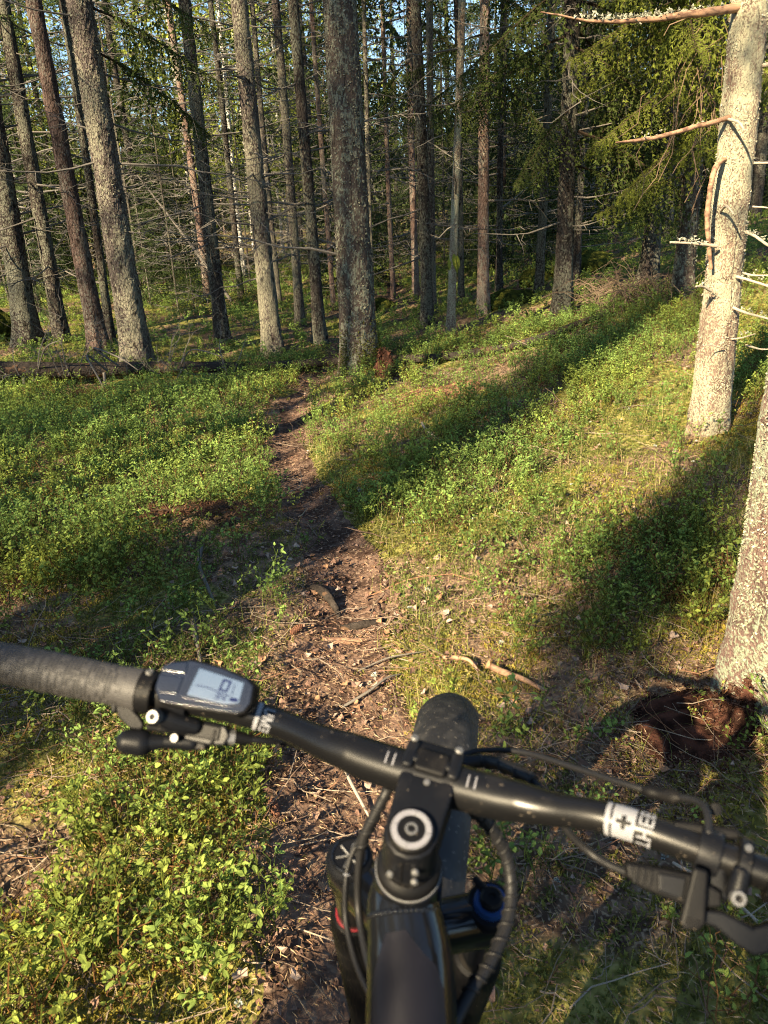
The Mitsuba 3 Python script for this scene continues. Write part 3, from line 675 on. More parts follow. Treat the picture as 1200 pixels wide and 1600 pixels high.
# unseen spruces added behind the rider only to cast shade across the trail
def st(s, t):
    return s * .799 + t * .602, -s * .602 + t * .799
SHADE = [(-2.78, -5.0, 'column', .72, 7.4), (-2.45, -6.6, 'column', .75, 8.2), (-2.2, -5.6, 'column', .62, 7.0), (-2.6, -8.2, 'column', .9, 8.6),
         (-.80, -4.2, 'column', .55, 1.9, 2.7), (-.66, -2.4, 'column', .42, 2.2), (-.42, -2.9, 'column', .42, 2.45), (.20, -2.4, 'column', .55, 2.6), (.62, -2.6, 'column', .7, 2.9), (-2.05, -2.6, 'bush', .5, 1.9), (-.25, -2.3, 'column', .36, 2.15), (-.5, -2.65, 'column', .42, 2.32), (-.18, -3.3, 'column', .5, 2.6), (.12, -3.5, 'column', .5, 2.9), (-.34, -2.1, 'column', .4, 2.05), (-.54, -3.2, 'column', .42, 2.5), (-.08, -2.8, 'column', .45, 2.4), (.02, -2.05, 'column', .45, 2.1), (.42, -3.2, 'column', .6, 3.0), (-.76, -2.9, 'column', .35, 2.3), (.08, -3.0, 'bush', .8, 3.0), (.50, -3.6, 'bush', 1.0, 3.6), (.95, -4.4, 'bush', 1.2, 4.2), (1.5, -4.0, 'bush', 1.2, 4.2), (2.2, -5.2, 'column', 1.5, 9),
         (-3.2, -4.3, 'column', .6, 3.3), (-3.65, -4.7, 'column', .62, 3.5), (-4.15, -4.5, 'column', .66, 3.35), (-4.65, -4.8, 'column', .66, 3.45), (-5.15, -4.6, 'column', .68, 3.3), (-5.7, -4.8, 'column', .7, 3.5), (-6.3, -4.5, 'column', .8, 3.4), (-7.0, -4.4, 'column', .9, 3.5),
         (-3.4, -5.6, 'column', .62, 3.85), (-3.9, -5.8, 'column', .66, 3.95), (-4.4, -5.6, 'column', .66, 3.8), (-4.9, -5.8, 'column', .66, 3.9), (-5.4, -5.6, 'column', .7, 3.8), (-6.0, -5.6, 'column', .75, 3.9),
         (-.70, -4.7, 'column', .5, 1.9, 3.2), (-.86, -5.2, 'column', .34, 2.0, 3.5), (-5.2, -7.2, 'column', .60, 8.0, 5.5), (-4.95, -8.4, 'column', .5, 8.0, 6.2), (-5.5, -8.2, 'column', .55, 8.0, 6.0), (-7.6, -8.8, 'column', .6, 8.0, 5.2), (-5.75, -6.8, 'column', .55, 8.0, 5.3), (-6.45, -7.4, 'column', .42, 8.0, 5.6), (-7.25, -7.0, 'column', .55, 8.0, 5.0), (-7.9, -7.6, 'column', .6, 8.0, 4.6), (-8.7, -7.0, 'column', .62, 8.0, 4.2), (-9.6, -7.4, 'column', .7, 8.0, 4.0), (-3.42, -7.4, 'column', .45, 4.2, 7.0),
         (-4.3, -8.0, 'high0', .62, 19), (-4.6, -7.0, 'column', .62, 8.0, 5.4), (-5.25, -9.5, 'high0', .7, 19), (-6.3, -8.5, 'high0', .72, 17), (-5.75, -12.0, 'column', .9, 15), (-7.2, -9.0, 'low0', .6, 15),
         (-8.6, -8.0, 'low1', .75, 16), (3.9, -7.0, 'low0', .9, 15), (-10.4, -10.0, 'low1', .75, 17), (-7.9, -14, 'high1', .8, 18), (-12.6, -11.0, 'low0', .9, 17)]
for s, t, c, sc, H, *up in SHADE:
    x, y = st(s, t); H = H * 1.18; up = [u * 1.18 for u in up]
    spruce(x, y, .10 if H > 5 else .03, c, 0, 'spruce standing behind the rider, shading the trail', 'unseen spruces added behind the rider for shade', False, sc, H, up[0] if up else 0.0)

# every far tree gets a label that tells where it stands: between which near trunks, and how far back
REF = ['the far left leaning trunk', 'the second trunk from the left', 'the reddish pine', 'the stout left trunk', None, 'the slender black-footed trunk', 'the half lit trunk', None, 'the thin trunk by the central one', 'the thick central trunk', None,
       'the dark front trunk of the pair', None, None, 'the slim pale crooked trunk', None, 'the pinkish grey trunk', None, None, 'the big dark spruce', None, 'the trunk under hanging boughs', 'the lichen-covered trunk', 'the bright sunlit trunk', None]
def bearing(x, y): return math.atan2(x, y)
refs = [(bearing(t[1], t[2]), r) for t, r in zip(NEAR, REF) if r]
seen = {}
for kind, word in (('spruce_tree', 'distant {} spruce'), ('birch_tree', '{} white birch'), ('young_spruce', '{} low-branched young spruce'), ('dead_spruce', '{} bare dead spruce')):
    for key in [k for k in labels if k.startswith(kind) and '__' not in k and (labels[k].get('group') or '').split(',')[0] in ('distant spruces', 'white birches in the sunlit left background', 'young spruces behind the tall trunks', 'dead spruces between the far trunks')]:
        M_ = np.array(T(scene[key + '__trunk']['to_world']).matrix); x, y = M_[0, 3], M_[1, 3]; w = np.linalg.norm(M_[:3, 0])
        b, r = min(refs, key=lambda q: abs(q[0] - bearing(x, y))); d = bearing(x, y) - b
        look = ('slim' if w < .95 else 'stout') if kind == 'spruce_tree' else ('small' if w < (.32 if kind == 'young_spruce' else .8) else 'tall')
        side = 'right behind' if abs(d) < .006 else 'just right of' if d > 0 else 'just left of'
        seen.setdefault(f'{word.format(look)} {side} {r}', []).append((math.hypot(x, y), key))
NTH = ['nearest', 'second nearest', 'third nearest', 'fourth nearest', 'fifth nearest', 'sixth nearest', 'seventh nearest', 'eighth nearest', 'ninth nearest', 'tenth nearest', 'eleventh nearest', 'twelfth nearest', 'thirteenth nearest', 'fourteenth nearest', 'fifteenth nearest']
for lab, found in seen.items():
    for i, (_, key) in enumerate(sorted(found)):
        labels[key]['label'] = lab if len(found) == 1 else f'{NTH[min(i, 14)]} {lab}'
# ------------------------------------------------------------------ undergrowth
def leaf_geo(L, W, fold, tris):
    if tris == 2:
        return np.array([[0, 0, 0], [.5 * L, -W / 2, fold], [L, 0, -.05 * L], [.5 * L, W / 2, fold]]), np.array([[0, 1, 2], [0, 2, 3]])
    return np.array([[0, 0, 0], [.38 * L, -W / 2, fold], [.78 * L, -W * .34, fold * .4], [L, 0, -.14 * L], [.78 * L, W * .34, fold * .4], [.38 * L, W / 2, fold], [.5 * L, 0, 0]]), np.array([[0, 1, 6], [1, 2, 6], [2, 3, 6], [3, 4, 6], [4, 5, 6], [5, 0, 6]])

def sprig(sd, h, stems, leaves, L, tris, tube_n, reddish=.3, spread=.5):
    """A bilberry plant: angular green stems that fork, with small oval leaves."""
    g = np.random.default_rng(sd); out = Mesh(); lines = []
    for k in range(stems):
        a = g.uniform(0, 2 * np.pi); lean = g.uniform(.1, spread); hh = h * g.uniform(.6, 1.15)
        K = 5; t = np.linspace(0, 1, K); zig = g.normal(0, .012, (K, 2))
        P = np.stack([np.cos(a) * lean * hh * t + zig[:, 0] + g.normal(0, .01), np.sin(a) * lean * hh * t + zig[:, 1] + g.normal(0, .01), hh * t], -1)
        lines.append((P, .0014))
        for j in range(2):
            i = g.integers(1, K - 1); a2 = a + g.normal(0, 1.2); l2 = hh * g.uniform(.25, .5)
            Q = P[i] + np.stack([np.cos(a2) * .6 * l2 * t, np.sin(a2) * .6 * l2 * t, l2 * t * .85], -1) + np.vstack([[0, 0, 0], g.normal(0, .006, (K - 1, 3))])
            lines.append((Q, .0010))
    S_ = np.array([l[0] for l in lines]); Rr = np.array([np.full(5, l[1]) for l in lines])
    if tube_n:
        v, f = tubes(S_, Rr, 3) if tube_n is True else tubes(S_[::3, ::2], Rr[::3, ::2], 3)
        base = np.array([.105, .125, .03]) if g.random() > reddish else np.array([.17, .085, .045]); out.add(v, f, base)
    for _ in range(leaves):
        l = S_[g.integers(0, len(S_))]; u = g.uniform(.35, 1) * 3.999; i = int(u); o = l[i] + (l[i + 1] - l[i]) * (u - i)
        v, f = leaf_geo(L * g.uniform(.6, 1.3), L * .58 * g.uniform(.8, 1.2), .12 * L * g.uniform(-.2, 1), tris)
        az = g.uniform(0, 2 * np.pi); el = g.normal(.35, .45)
        d = np.array([math.cos(az) * math.cos(el), math.sin(az) * math.cos(el), math.sin(el)]); s = np.array([-math.sin(az), math.cos(az), 0]); s = s * math.cos(.5) + np.cross(d, s) * math.sin(g.normal(0, .5))
        s -= d * (s @ d); s /= np.linalg.norm(s); n = np.cross(d, s)
        out.add(o + v[:, :1] * d + v[:, 1:2] * s + v[:, 2:] * n, f, np.array([1, 1, 1]) * g.uniform(.75, 1.25) * np.array([.235, .29, .078]))
    return np.vstack(out.v), np.vstack(out.f), np.vstack(out.c)

g = np.random.default_rng(31)
def sig(x): return 1 / (1 + np.exp(-x))
def patches(x, y, s, seed): return meshkit.fbm(np.stack([x * s, y * s, 0 * x], -1), 3, seed)
def bilberry_density(x, y):
    d = path_dist(x, y); cx = np.interp(y, PATH[:, 1], PATH[:, 0]); left = x < cx
    n = patches(x, y, 1.9, 41); n2 = patches(x, y, 6.0, 43)
    w = np.where(left, np.where(y > 2.9, 1.0, .20), .42)
    w = np.where(left & (y < 3.7) & (y > 2.3) & (x > -1.15), .18, w)
    w = np.where(left & (y < 1.95), 1.15 * sig((x + .86) * 22) + .10, w)
    w = np.where(left & (y > 1.95) & (y < 2.6) & (x > -.8), .12 + .7 * np.exp(-((x + .52) ** 2 + (y - 2.72) ** 2) / .02), w)
    w = np.where(~left & (y < 2.15), .07, w)
    w = np.where(~left & (y > 2.15) & (y < 3.2), .16 + .6 * np.exp(-((x - 1.05) ** 2 + (y - 2.75) ** 2) / .18), w)
    w = np.where(~left & (y > 3.2) & (y < 4.6), .22 + .75 * np.exp(-((x - .45) ** 2 + (y - 3.9) ** 2) / .25), w)
    w = np.where(~left & (y > 4.6) & (x > 1.2), .5, w)
    w = np.where(y > 7.8, .85, w)
    for ax, ay, bx, by in ((-4.6, 6.9, -1.0, 7.42), (-1.0, 7.15, -.2, 7.5), (.0, 6.85, 2.0, 7.2)):
        w = w * np.where((x > ax) & (x < bx) & (y > ay) & (y < by), .25, 1)
    sun_strip = np.exp(-((.799 * x - .602 * y + 1.42) / .36) ** 2) * ~left * (y > 2.2)  # strip of sunlight: plants are thinned along it so the ground looks brighter
    w = w * (1 - .72 * sun_strip)
    # bare red soil by the rotten stump
    w = w * (1 - .97 * np.exp(-(((x - .50) / .38) ** 2 + ((y - 6.12) / .30) ** 2)))
    return np.clip(w * (.35 + 1.5 * sig((n - .47) * 16) * (.5 + n2)), 0, 1.3) * sig((d - 1.05 + 1.1 * (patches(x, y, 5.0, 77) - .5)) * 9)
def sample(n, y0, y1, dens, sx=.62, pad=.5):
    """Up to n points between y0 and y1 in the wedge in front of the rider, kept where dens says so."""
    y = np.sqrt(g.uniform(y0 ** 2, y1 ** 2, n)); x = g.uniform(-1, 1, n) * (sx * y + pad)
    k = g.random(n) < dens(x, y); return x[k], y[k]
def clear_of_trunks(x, y):
    ok = np.ones(len(x), bool)
    for t in NEAR: ok &= (x - t[1]) ** 2 + (y - t[2]) ** 2 > (t[3] * 1.15) ** 2
    return ok
def plants(key, protos, n, y0, y1, dens, smin, smax, tilt, hue, label, cat, pad=.5, sx=.62):
    x, y = sample(n, y0, y1, dens, sx, pad); k = clear_of_trunks(x, y); x, y = x[k], y[k]; N_ = len(x)
    pos = np.stack([x, y, ground_height(x, y) - .006], -1)
    tone = g.uniform(.72, 1.30, (N_, 1)); w = np.clip((patches(x, y, 1.4, 47) - .35) * 2.2 + g.normal(0, .2, N_), 0, 1)[:, None]
    col = tone * (np.asarray(hue[0]) * (1 - w) + np.asarray(hue[1]) * w)
    return scatter(protos, g.integers(0, len(protos), N_), pos, rand_rot(N_, tilt), g.uniform(smin, smax, N_), col), N_
HUE = ((.80, .98, 1.0), (1.22, 1.18, .95))
NEARP = [sprig(200 + k, .19, 4, 30, .0185, 6, True, .2) for k in range(9)] + [sprig(230 + k, .13, 3, 20, .016, 6, True, 1.0) for k in range(3)]
MIDP = [sprig(250 + k, .15, 3, 46, .0165, 2, 2) for k in range(8)]
FARP = [sprig(270 + k, .13, 3, 42, .0245, 2, False) for k in range(6)]
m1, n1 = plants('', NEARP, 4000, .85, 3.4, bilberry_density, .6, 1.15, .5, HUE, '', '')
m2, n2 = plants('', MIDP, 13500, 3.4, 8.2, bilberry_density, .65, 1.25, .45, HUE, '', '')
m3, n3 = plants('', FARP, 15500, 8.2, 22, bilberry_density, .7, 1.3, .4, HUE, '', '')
allp = Mesh()
for m_ in (m1, m2, m3):
    for v, f, c in zip(m_.v, m_.f, m_.c): allp.add(v, f - f.min(), c)
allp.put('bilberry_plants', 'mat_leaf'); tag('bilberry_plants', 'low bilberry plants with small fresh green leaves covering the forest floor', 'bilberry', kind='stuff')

# moss: short pointed shoots packed into cushions
def moss_tuft(sd, n, L):
    g2 = np.random.default_rng(sd); out = Mesh()
    a, e, l = g2.uniform(0, 2 * np.pi, n), g2.uniform(.35, 1.35, n), L * g2.uniform(.5, 1.2, n)
    o = g2.normal(0, L * .55, (n, 3)) * [1, 1, 0]
    d = np.stack([np.cos(a) * np.cos(e), np.sin(a) * np.cos(e), np.sin(e)], -1); s = np.stack([-np.sin(a), np.cos(a), 0 * a], -1) * (l * .13)[:, None]
    mid = o + d * (l * .55)[:, None]
    V = np.stack([o, mid - s, o + d * l[:, None] - [0, 0, .15 * L], mid + s], 1).reshape(-1, 3)
    f = (np.array([[0, 1, 2], [0, 2, 3]])[None] + (np.arange(n) * 4)[:, None, None]).reshape(-1, 3)
    return V, f, np.repeat(np.array([.27, .265, .075]) * g2.uniform(.6, 1.4, (n, 1)), 4, 0)
def moss_density(x, y):
    d = path_dist(x, y); n = patches(x, y, 2.6, 51) * .6 + patches(x, y, 9, 52) * .4
    cx = np.interp(y, PATH[:, 1], PATH[:, 0]); right = x > cx
    w = np.where(right, np.where((y > 2.0) & (y < 5.0), 1.15, .8), .7)
    w = np.where(~right & (y < 1.6), .95, w); w = np.where(right & (x > .75) & (y < 1.9), .9, w)
    w = w + .55 * np.exp(-((.799 * x - .602 * y + 1.45) / .40) ** 2) * (y > 2.2) * right  # extra pale moss along the sun strip paints it brighter
    w = w * (1 - .97 * np.exp(-(((x - .50) / .38) ** 2 + ((y - 6.12) / .30) ** 2))) * (1 - .9 * np.exp(-(((x - .8) / .28) ** 2 + ((y - 1.95) / .28) ** 2)))
    return w * sig((n - .46) * 22) * sig((d - .95) * 9)
MOSS = [moss_tuft(300 + k, 15, .017) for k in range(6)]
MOSSF = [moss_tuft(310 + k, 10, .030) for k in range(5)]
am = Mesh()
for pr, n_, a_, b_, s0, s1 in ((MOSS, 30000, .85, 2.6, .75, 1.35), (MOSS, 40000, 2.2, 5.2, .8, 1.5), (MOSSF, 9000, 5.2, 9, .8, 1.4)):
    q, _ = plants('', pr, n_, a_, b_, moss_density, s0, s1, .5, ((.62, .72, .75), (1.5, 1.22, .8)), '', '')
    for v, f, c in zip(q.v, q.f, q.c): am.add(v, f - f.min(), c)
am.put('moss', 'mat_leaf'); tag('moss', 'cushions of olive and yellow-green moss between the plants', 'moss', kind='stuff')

# grass and thin sedge-like stems
def blades(n, y0, y1, dens, h0, h1, w, pad=.5):
    x, y = sample(n, y0, y1, dens, pad=pad); N_ = len(x); t = np.linspace(0, 1, 4)
    a = g.uniform(0, 2 * np.pi, N_); h = g.uniform(h0, h1, N_); b = g.uniform(.1, 1.0, N_)
    d = np.stack([np.cos(a), np.sin(a), 0 * a], -1); s = np.stack([-np.sin(a), np.cos(a), 0 * a], -1)
    o = np.stack([x, y, ground_height(x, y) - .004], -1)
    P = o[:, None] + d[:, None] * (h * b)[:, None, None] * (t ** 1.8)[None, :, None] + np.array([0, 0, 1.0]) * (h[:, None] * (t - .3 * b[:, None] * t ** 2))[..., None]
    W = (w * (1.02 - t))[None, :, None] * s[:, None]
    V = np.concatenate([P - W, P + W], 1).reshape(-1, 3)
    f = np.array([[i, i + 1, i + 5] for i in range(3)] + [[i, i + 5, i + 4] for i in range(3)])
    F_ = (f[None] + (np.arange(N_) * 8)[:, None, None]).reshape(-1, 3)
    c = np.where(g.random((N_, 1)) < .68, np.array([[.26, .29, .08]]), np.array([[.44, .36, .19]])) * g.uniform(.7, 1.3, (N_, 1))
    return V, F_, np.repeat(c, 8, 0)
def grass_density(x, y):
    d = path_dist(x, y); cx = np.interp(y, PATH[:, 1], PATH[:, 0]); n = patches(x, y, 3.0, 61)
    w = np.where(x < cx, np.where(y < 1.95, .6 * sig((x + .95) * 14), .25), np.where((y > 2.0) & (y < 5), 1.15, .3))
    w = np.maximum(w, .95 * np.exp(-((x + .52) ** 2 + (y - 2.72) ** 2) / .03))
    return w * sig((n - .44) * 14) * sig((d - 1) * 7)
gm = Mesh()
for a in (blades(9000, .85, 3.0, grass_density, .04, .13, .0011), blades(17000, 3.0, 7, grass_density, .05, .15, .0018)): gm.add(*a)
gm.put('grass', 'mat_leaf'); tag('grass', 'thin green and straw-coloured grass blades', 'grass', kind='stuff')

# litter: needles, dead leaves, bark flakes, twigs
def litter_pos(n, y0, y1, dens, lift=.004):
    x, y = sample(n, y0, y1, dens); return np.stack([x, y, ground_height(x, y) + lift + .008 * (path_dist(x, y) < 1.05)], -1)
p = np.vstack([litter_pos(34000, .85, 2.6, lambda x, y: np.where(path_dist(x, y) < 1.3, .9, .75)), litter_pos(24000, 2.4, 5.2, lambda x, y: np.where(path_dist(x, y) < 1.3, .5, np.where(x > -.1, .8, .3)))])
N_ = len(p); L_ = g.uniform(.012, .030, N_) * (1 + .25 * (p[:, 1] > 2.6)); a = g.uniform(0, np.pi, N_); e = g.normal(0, .22, N_)
d = np.stack([np.cos(a) * np.cos(e), np.sin(a) * np.cos(e), np.sin(e)], -1); s = np.stack([-np.sin(a), np.cos(a), 0 * a], -1) * .0008 * (1 + .4 * (p[:, 1:2] > 2.6))
p[:, 2] += g.uniform(0, .012, N_)
V = np.stack([p - d * L_[:, None] / 2, p + s, p + d * L_[:, None] / 2, p - s + [0, 0, .001]], 1).reshape(-1, 3)
f = (np.array([[0, 1, 2], [0, 2, 3]])[None] + (np.arange(N_) * 4)[:, None, None]).reshape(-1, 3)
put('fallen_needles', (V, f), 'mat_matte', False, np.repeat(np.array([[.27, .17, .105], [.42, .31, .19], [.16, .10, .07]])[g.integers(0, 3, N_)] * g.uniform(.7, 1.3, (N_, 1)), 4, 0))
tag('fallen_needles', 'brown spruce needles strewn over the ground', 'needles', kind='stuff')

def flake(sd, n, curl, asp):
    g2 = np.random.default_rng(sd); a = np.sort(g2.uniform(0, 2 * np.pi, n)); r = g2.uniform(.6, 1.05, n)
    x, y = r * np.cos(a) * asp, r * np.sin(a); z = curl * (x * x - .4 * y * y) + curl * .4 * x * y + g2.normal(0, .06, n)
    v = np.vstack([[0, 0, 0], np.stack([x, y, z], -1)]); i = np.arange(n)
    return v, np.stack([0 * i, 1 + i, 1 + (i + 1) % n], -1), np.ones((n + 1, 3))
LEAF = [flake(400 + k, 9, .55, 1.35) for k in range(6)]
CHIP = [flake(420 + k, 6, .25, 1.5) for k in range(6)]
def leaf_d(x, y): return np.where(path_dist(x, y) < 1.25, .55, .30) * sig((patches(x, y, 2.2, 71) - .45) * 14)
p = np.vstack([litter_pos(4200, .85, 3.2, leaf_d, .008), litter_pos(5200, 3.2, 7, leaf_d, .012)]); N_ = len(p)
scatter(LEAF, g.integers(0, 6, N_), p + np.stack([0 * p[:, 0], 0 * p[:, 0], g.uniform(0, .012, N_)], -1), rand_rot(N_, .9), g.uniform(.006, .017, N_),
        np.array([[.25, .16, .12], [.33, .25, .20], [.17, .105, .08], [.29, .17, .10]])[g.integers(0, 4, N_)] * g.uniform(.7, 1.2, (N_, 1))).put('fallen_leaves', 'mat_matte')
tag('fallen_leaves', 'curled brown dead leaves lying in the litter', 'dead leaves', kind='stuff')
def chip_d(x, y):
    soil = np.exp(-(((x - .50) / .38) ** 2 + ((y - 6.12) / .30) ** 2)) + np.exp(-(((x - .8) / .25) ** 2 + ((y - 1.95) / .25) ** 2))
    return np.clip(np.where(path_dist(x, y) < 1.0, .9, .12) + soil, 0, 1)
p = np.vstack([litter_pos(15000, .85, 3.2, chip_d, .002), litter_pos(12000, 3.2, 7.2, chip_d, .004)]); N_ = len(p)
scatter(CHIP, g.integers(0, 6, N_), p, rand_rot(N_, .55), g.uniform(.003, .0105, N_) * (1 + .3 * (p[:, 1] > 3.2)),
        np.array([[.15, .09, .068], [.25, .165, .125], [.10, .063, .05], [.20, .11, .078]])[g.integers(0, 4, N_)] * g.uniform(.65, 1.35, (N_, 1))).put('bark_flakes', 'mat_matte')
tag('bark_flakes', 'reddish brown bark flakes and crumbs on the trail', 'bark flakes', kind='stuff')

def twigs(n, y0, y1, l0, l1, r, dens):
    p = litter_pos(n, y0, y1, dens, .008); N_ = len(p); L = g.uniform(l0, l1, N_); a = g.uniform(0, 2 * np.pi, N_); t = np.linspace(0, 1, 5)
    e = np.abs(g.normal(0, .16, N_)); d = np.stack([np.cos(a) * np.cos(e), np.sin(a) * np.cos(e), np.sin(e)], -1)
    b = g.normal(0, .22, N_); s = np.stack([-np.sin(a), np.cos(a), 0 * a], -1)
    P = p[:, None] + d[:, None] * (L[:, None] * t)[..., None] + s[:, None] * ((b * L)[:, None] * (t * (1 - t)) * 2)[..., None] + g.normal(0, .035, (N_, 5, 3)) * L[:, None, None] * [1, 1, .4]
    P[:, :, 2] = np.maximum(P[:, :, 2], ground_height(P[:, :, 0], P[:, :, 1]) + .003)
    v, f = tubes(P, (r * g.uniform(.6, 1.5, N_))[:, None] * (1.1 - .5 * t), 3)
    c = np.array([[.20, .16, .125], [.13, .09, .07], [.27, .22, .17], [.19, .105, .065]])[g.integers(0, 4, N_)] * g.uniform(.7, 1.2, (N_, 1))
    return v, f, np.repeat(c, 15, 0)
tm = Mesh()
def twig_d(x, y): return np.where((x > .25) & (y < 2), .85, np.where((x < -.6) & (y < 2.6), .85, .4))
for a in (twigs(2100, .85, 2.8, .05, .30, .0014, twig_d), twigs(900, 2.8, 7.5, .08, .45, .0024, lambda x, y: .5 + 0 * x)): tm.add(*a)
tm.put('twigs', 'mat_matte'); tag('twigs', 'thin dry twigs lying criss-cross on the ground', 'twigs', kind='stuff')
# upright dry stems at the left edge of the lit patch
# grey-blue lichen tufts
def tuft(sd):
    g2 = np.random.default_rng(sd); q = g2.normal(0, 1, (40, 3)); q[:, 2] = np.abs(q[:, 2]); q /= np.linalg.norm(q, axis=1)[:, None]; s = np.cross(q, g2.normal(0, 1, (40, 3))) * .10
    V = np.stack([q * .15, q * .75 + s, q * g2.uniform(.7, 1.1, (40, 1)), q * .75 - s], 1).reshape(-1, 3)
    return V, (np.array([[0, 1, 2], [0, 2, 3]])[None] + (np.arange(40) * 4)[:, None, None]).reshape(-1, 3), np.ones((160, 3))
p = litter_pos(330, .9, 5, lambda x, y: np.where((x > -.1) & (y < 4), .55, .14), .004); N_ = len(p)
scatter([tuft(k) for k in range(4)], g.integers(0, 4, N_), p, rand_rot(N_, .6), g.uniform(.006, .017, N_), np.array([.40, .44, .40]) * g.uniform(.7, 1.15, (N_, 1))).put('lichen_tufts', 'mat_lichen')
tag('lichen_tufts', 'pale grey-blue tufts of reindeer lichen in the litter', 'lichen', kind='stuff')
# ------------------------------------------------------------------ the mountain bike
def dusty(dark, amount):
    def fn(p, n, uv):
        d = F(p.x * 55.0, p.y * 55.0, p.z * 55.0, 3)
        specks = S(.88, .93, N(p.x * 520.0, p.y * 520.0, p.z * 520.0)) * S(.46, .62, d)
        film = S(.50, .85, d) * dr.clip(n.z * .8 + .3, 0, 1)
        return mikit.mix(mikit.mix(dark, (.050, .044, .038), film * amount), (.15, .125, .095), specks * .8)
    return mikit.proc(fn)
scene['mat_anodised'] = princ(dusty((.005, .005, .0055), .16), .33, specular=.34)
scene['mat_satin'] = princ(dusty((.0045, .005, .0068), .14), .45, specular=.18)
scene['mat_plastic'] = princ(dusty((.0045, .0045, .0052), .18), .52, specular=.14)
scene['mat_gloss_frame'] = princ((.004, .0045, .006), .06, specular=.40, clearcoat=.2, clearcoat_gloss=.98)
scene['mat_frame_graphic'] = princ((.008, .008, .0115), .35, specular=.13)
scene['mat_hose'] = princ((.008, .008, .009), .5, specular=.3)
scene['mat_silver'] = princ((.17, .17, .17), .5, metallic=.6)
scene['mat_white_print'] = princ((.21, .215, .235), .5, specular=.2)
scene['mat_engraved'] = princ((.19, .19, .21), .5, specular=.2)
scene['mat_blue_anodised'] = princ((.012, .05, .17), .4, metallic=.3)
scene['mat_red_ring'] = princ((.30, .02, .025), .4)
scene['mat_gold_stanchion'] = princ((.05, .045, .04), .15, metallic=.7)
scene['mat_screen'] = princ((.045, .078, .145), .25, specular=.2)  # blue of the reflected sky is put into the base colour
scene['mat_screen_dark'] = princ((.006, .009, .020), .12, specular=.5)
scene['mat_segment'] = two({'type': 'diffuse', 'reflectance': rgb(.008, .012, .05)})

def rubber_color(p, n, uv):
    d = F(p.x * 60.0, p.y * 60.0, p.z * 60.0, 3)
    dots = S(.80, .9, N(p.x * 260.0, p.y * 260.0, p.z * 260.0))
    return mikit.mix(mikit.mix((.008, .008, .0088), (.022, .021, .020), S(.45, .75, d)), (.16, .14, .11), dots * .35)
scene['mat_dusty_rubber'] = princ(mikit.proc(rubber_color), .65)

def grip_bump(p, n, uv):
    # chevron of short broken grooves, as moulded in the grip (uv in metres: along, around)
    a, b = uv.x, uv.y
    col = dr.floor(a * 330.0)
    fa = a * 330.0 - col
    brk = S(.38, .45, N(col * 3.7, b * 190.0, 4.0))
    fade = S(.006, .016, a)
    return -.0006 * (1 - S(.18, .34, dr.abs(fa - .5))) * brk * fade
def grip_color(p, n, uv):
    return mikit.mix((.040, .038, .038), (.024, .023, .0225), dr.clip(-grip_bump(p, n, uv) / .0006, 0, 1))
scene['mat_grip'] = two({'type': 'bumpmap', 'bump': mikit.proc(grip_bump, eps=4e-4), 'bsdf': {'type': 'principled', 'base_color': mikit.proc(grip_color), 'roughness': .62}})

BR = np.array([[0.9405, 0.3358, 0.0521], [-0.3034, 0.8987, -0.3167], [-0.1531, 0.282, 0.9471]])   # steering frame: right, forward, up the steerer
BP = np.array([.008, .4263, 1.081])
def SW(q):
    return BP + np.asarray(q, float) @ BR.T
BK = 'mountain_bike'
tag(BK, 'black mountain bike pointing down the trail, its handlebar close to the viewer', 'mountain bike')
bike_names = {}
def bp(path, mesh, bsdf, smooth=40, local=True, label=None, uv=None, kind=None):
    """One part of the bike; mesh in the steering frame unless local is False."""
    path = f'{BK}__{path}'
    n = bike_names.get(path, -1) + 1; bike_names[path] = n
    key = path if n == 0 else f'{path}_{n:03d}'
    v, f = as_vf(mesh)
    put(key, (SW(v) if local else v, f), bsdf, smooth, uv=uv)
    if label or kind: tag(key, label, kind=kind)
    return key[len(BK) + 2:]

def bar_at(l):
    l = np.asarray(l, float); s = np.abs(l)
    rise = .035 / (1 + np.exp(-(s - .10) / .018)) + .07 * np.maximum(s - .10, 0)
    return np.stack([l, .053 - np.maximum(s - .07, 0) * math.tan(math.radians(8)), -.016 + rise], -1)
def bar_rad(l):
    s = np.abs(l)
    return .0110 + .0058 * (1 - 1 / (1 + np.exp(-(s - .080) / .011)))
def bar_frame(l):
    t = bar_at(np.array([l - .002, l + .002])); t = t[1] - t[0]; t /= np.linalg.norm(t)
    u = np.array([0, -.55, .83]); u -= t * (u @ t); u /= np.linalg.norm(u)
    return bar_at(l), t, u, np.cross(t, u)          # u: towards the rider's eye
def sleeve(l0, l1, extra, n=40, m=14, a0=0, a1=2 * np.pi, prof=None):
    """A band round the bar between l0 and l1, from angle a0 to a1 measured from the rider-facing side."""
    ls = np.linspace(l0, l1, m); V = []
    full = abs(a1 - a0 - 2 * np.pi) < 1e-6
    ang = np.linspace(a0, a1, n, endpoint=not full)
    for k, l in enumerate(ls):
        o, t, u, w = bar_frame(l); r = float(bar_rad(l)) + (extra if prof is None else prof[k])
        V.append(o + r * (np.cos(ang)[:, None] * u + np.sin(ang)[:, None] * w))
    V = np.array(V).reshape(-1, 3)
    i = np.arange(n if full else n - 1); j = (i + 1) % n; k = np.arange(m - 1)[:, None] * n
    q = np.stack([k + i, k + j, k + n + j, k + n + i], -1).reshape(-1, 4)
    return V, np.vstack([q[:, [0, 1, 2]], q[:, [0, 2, 3]]])
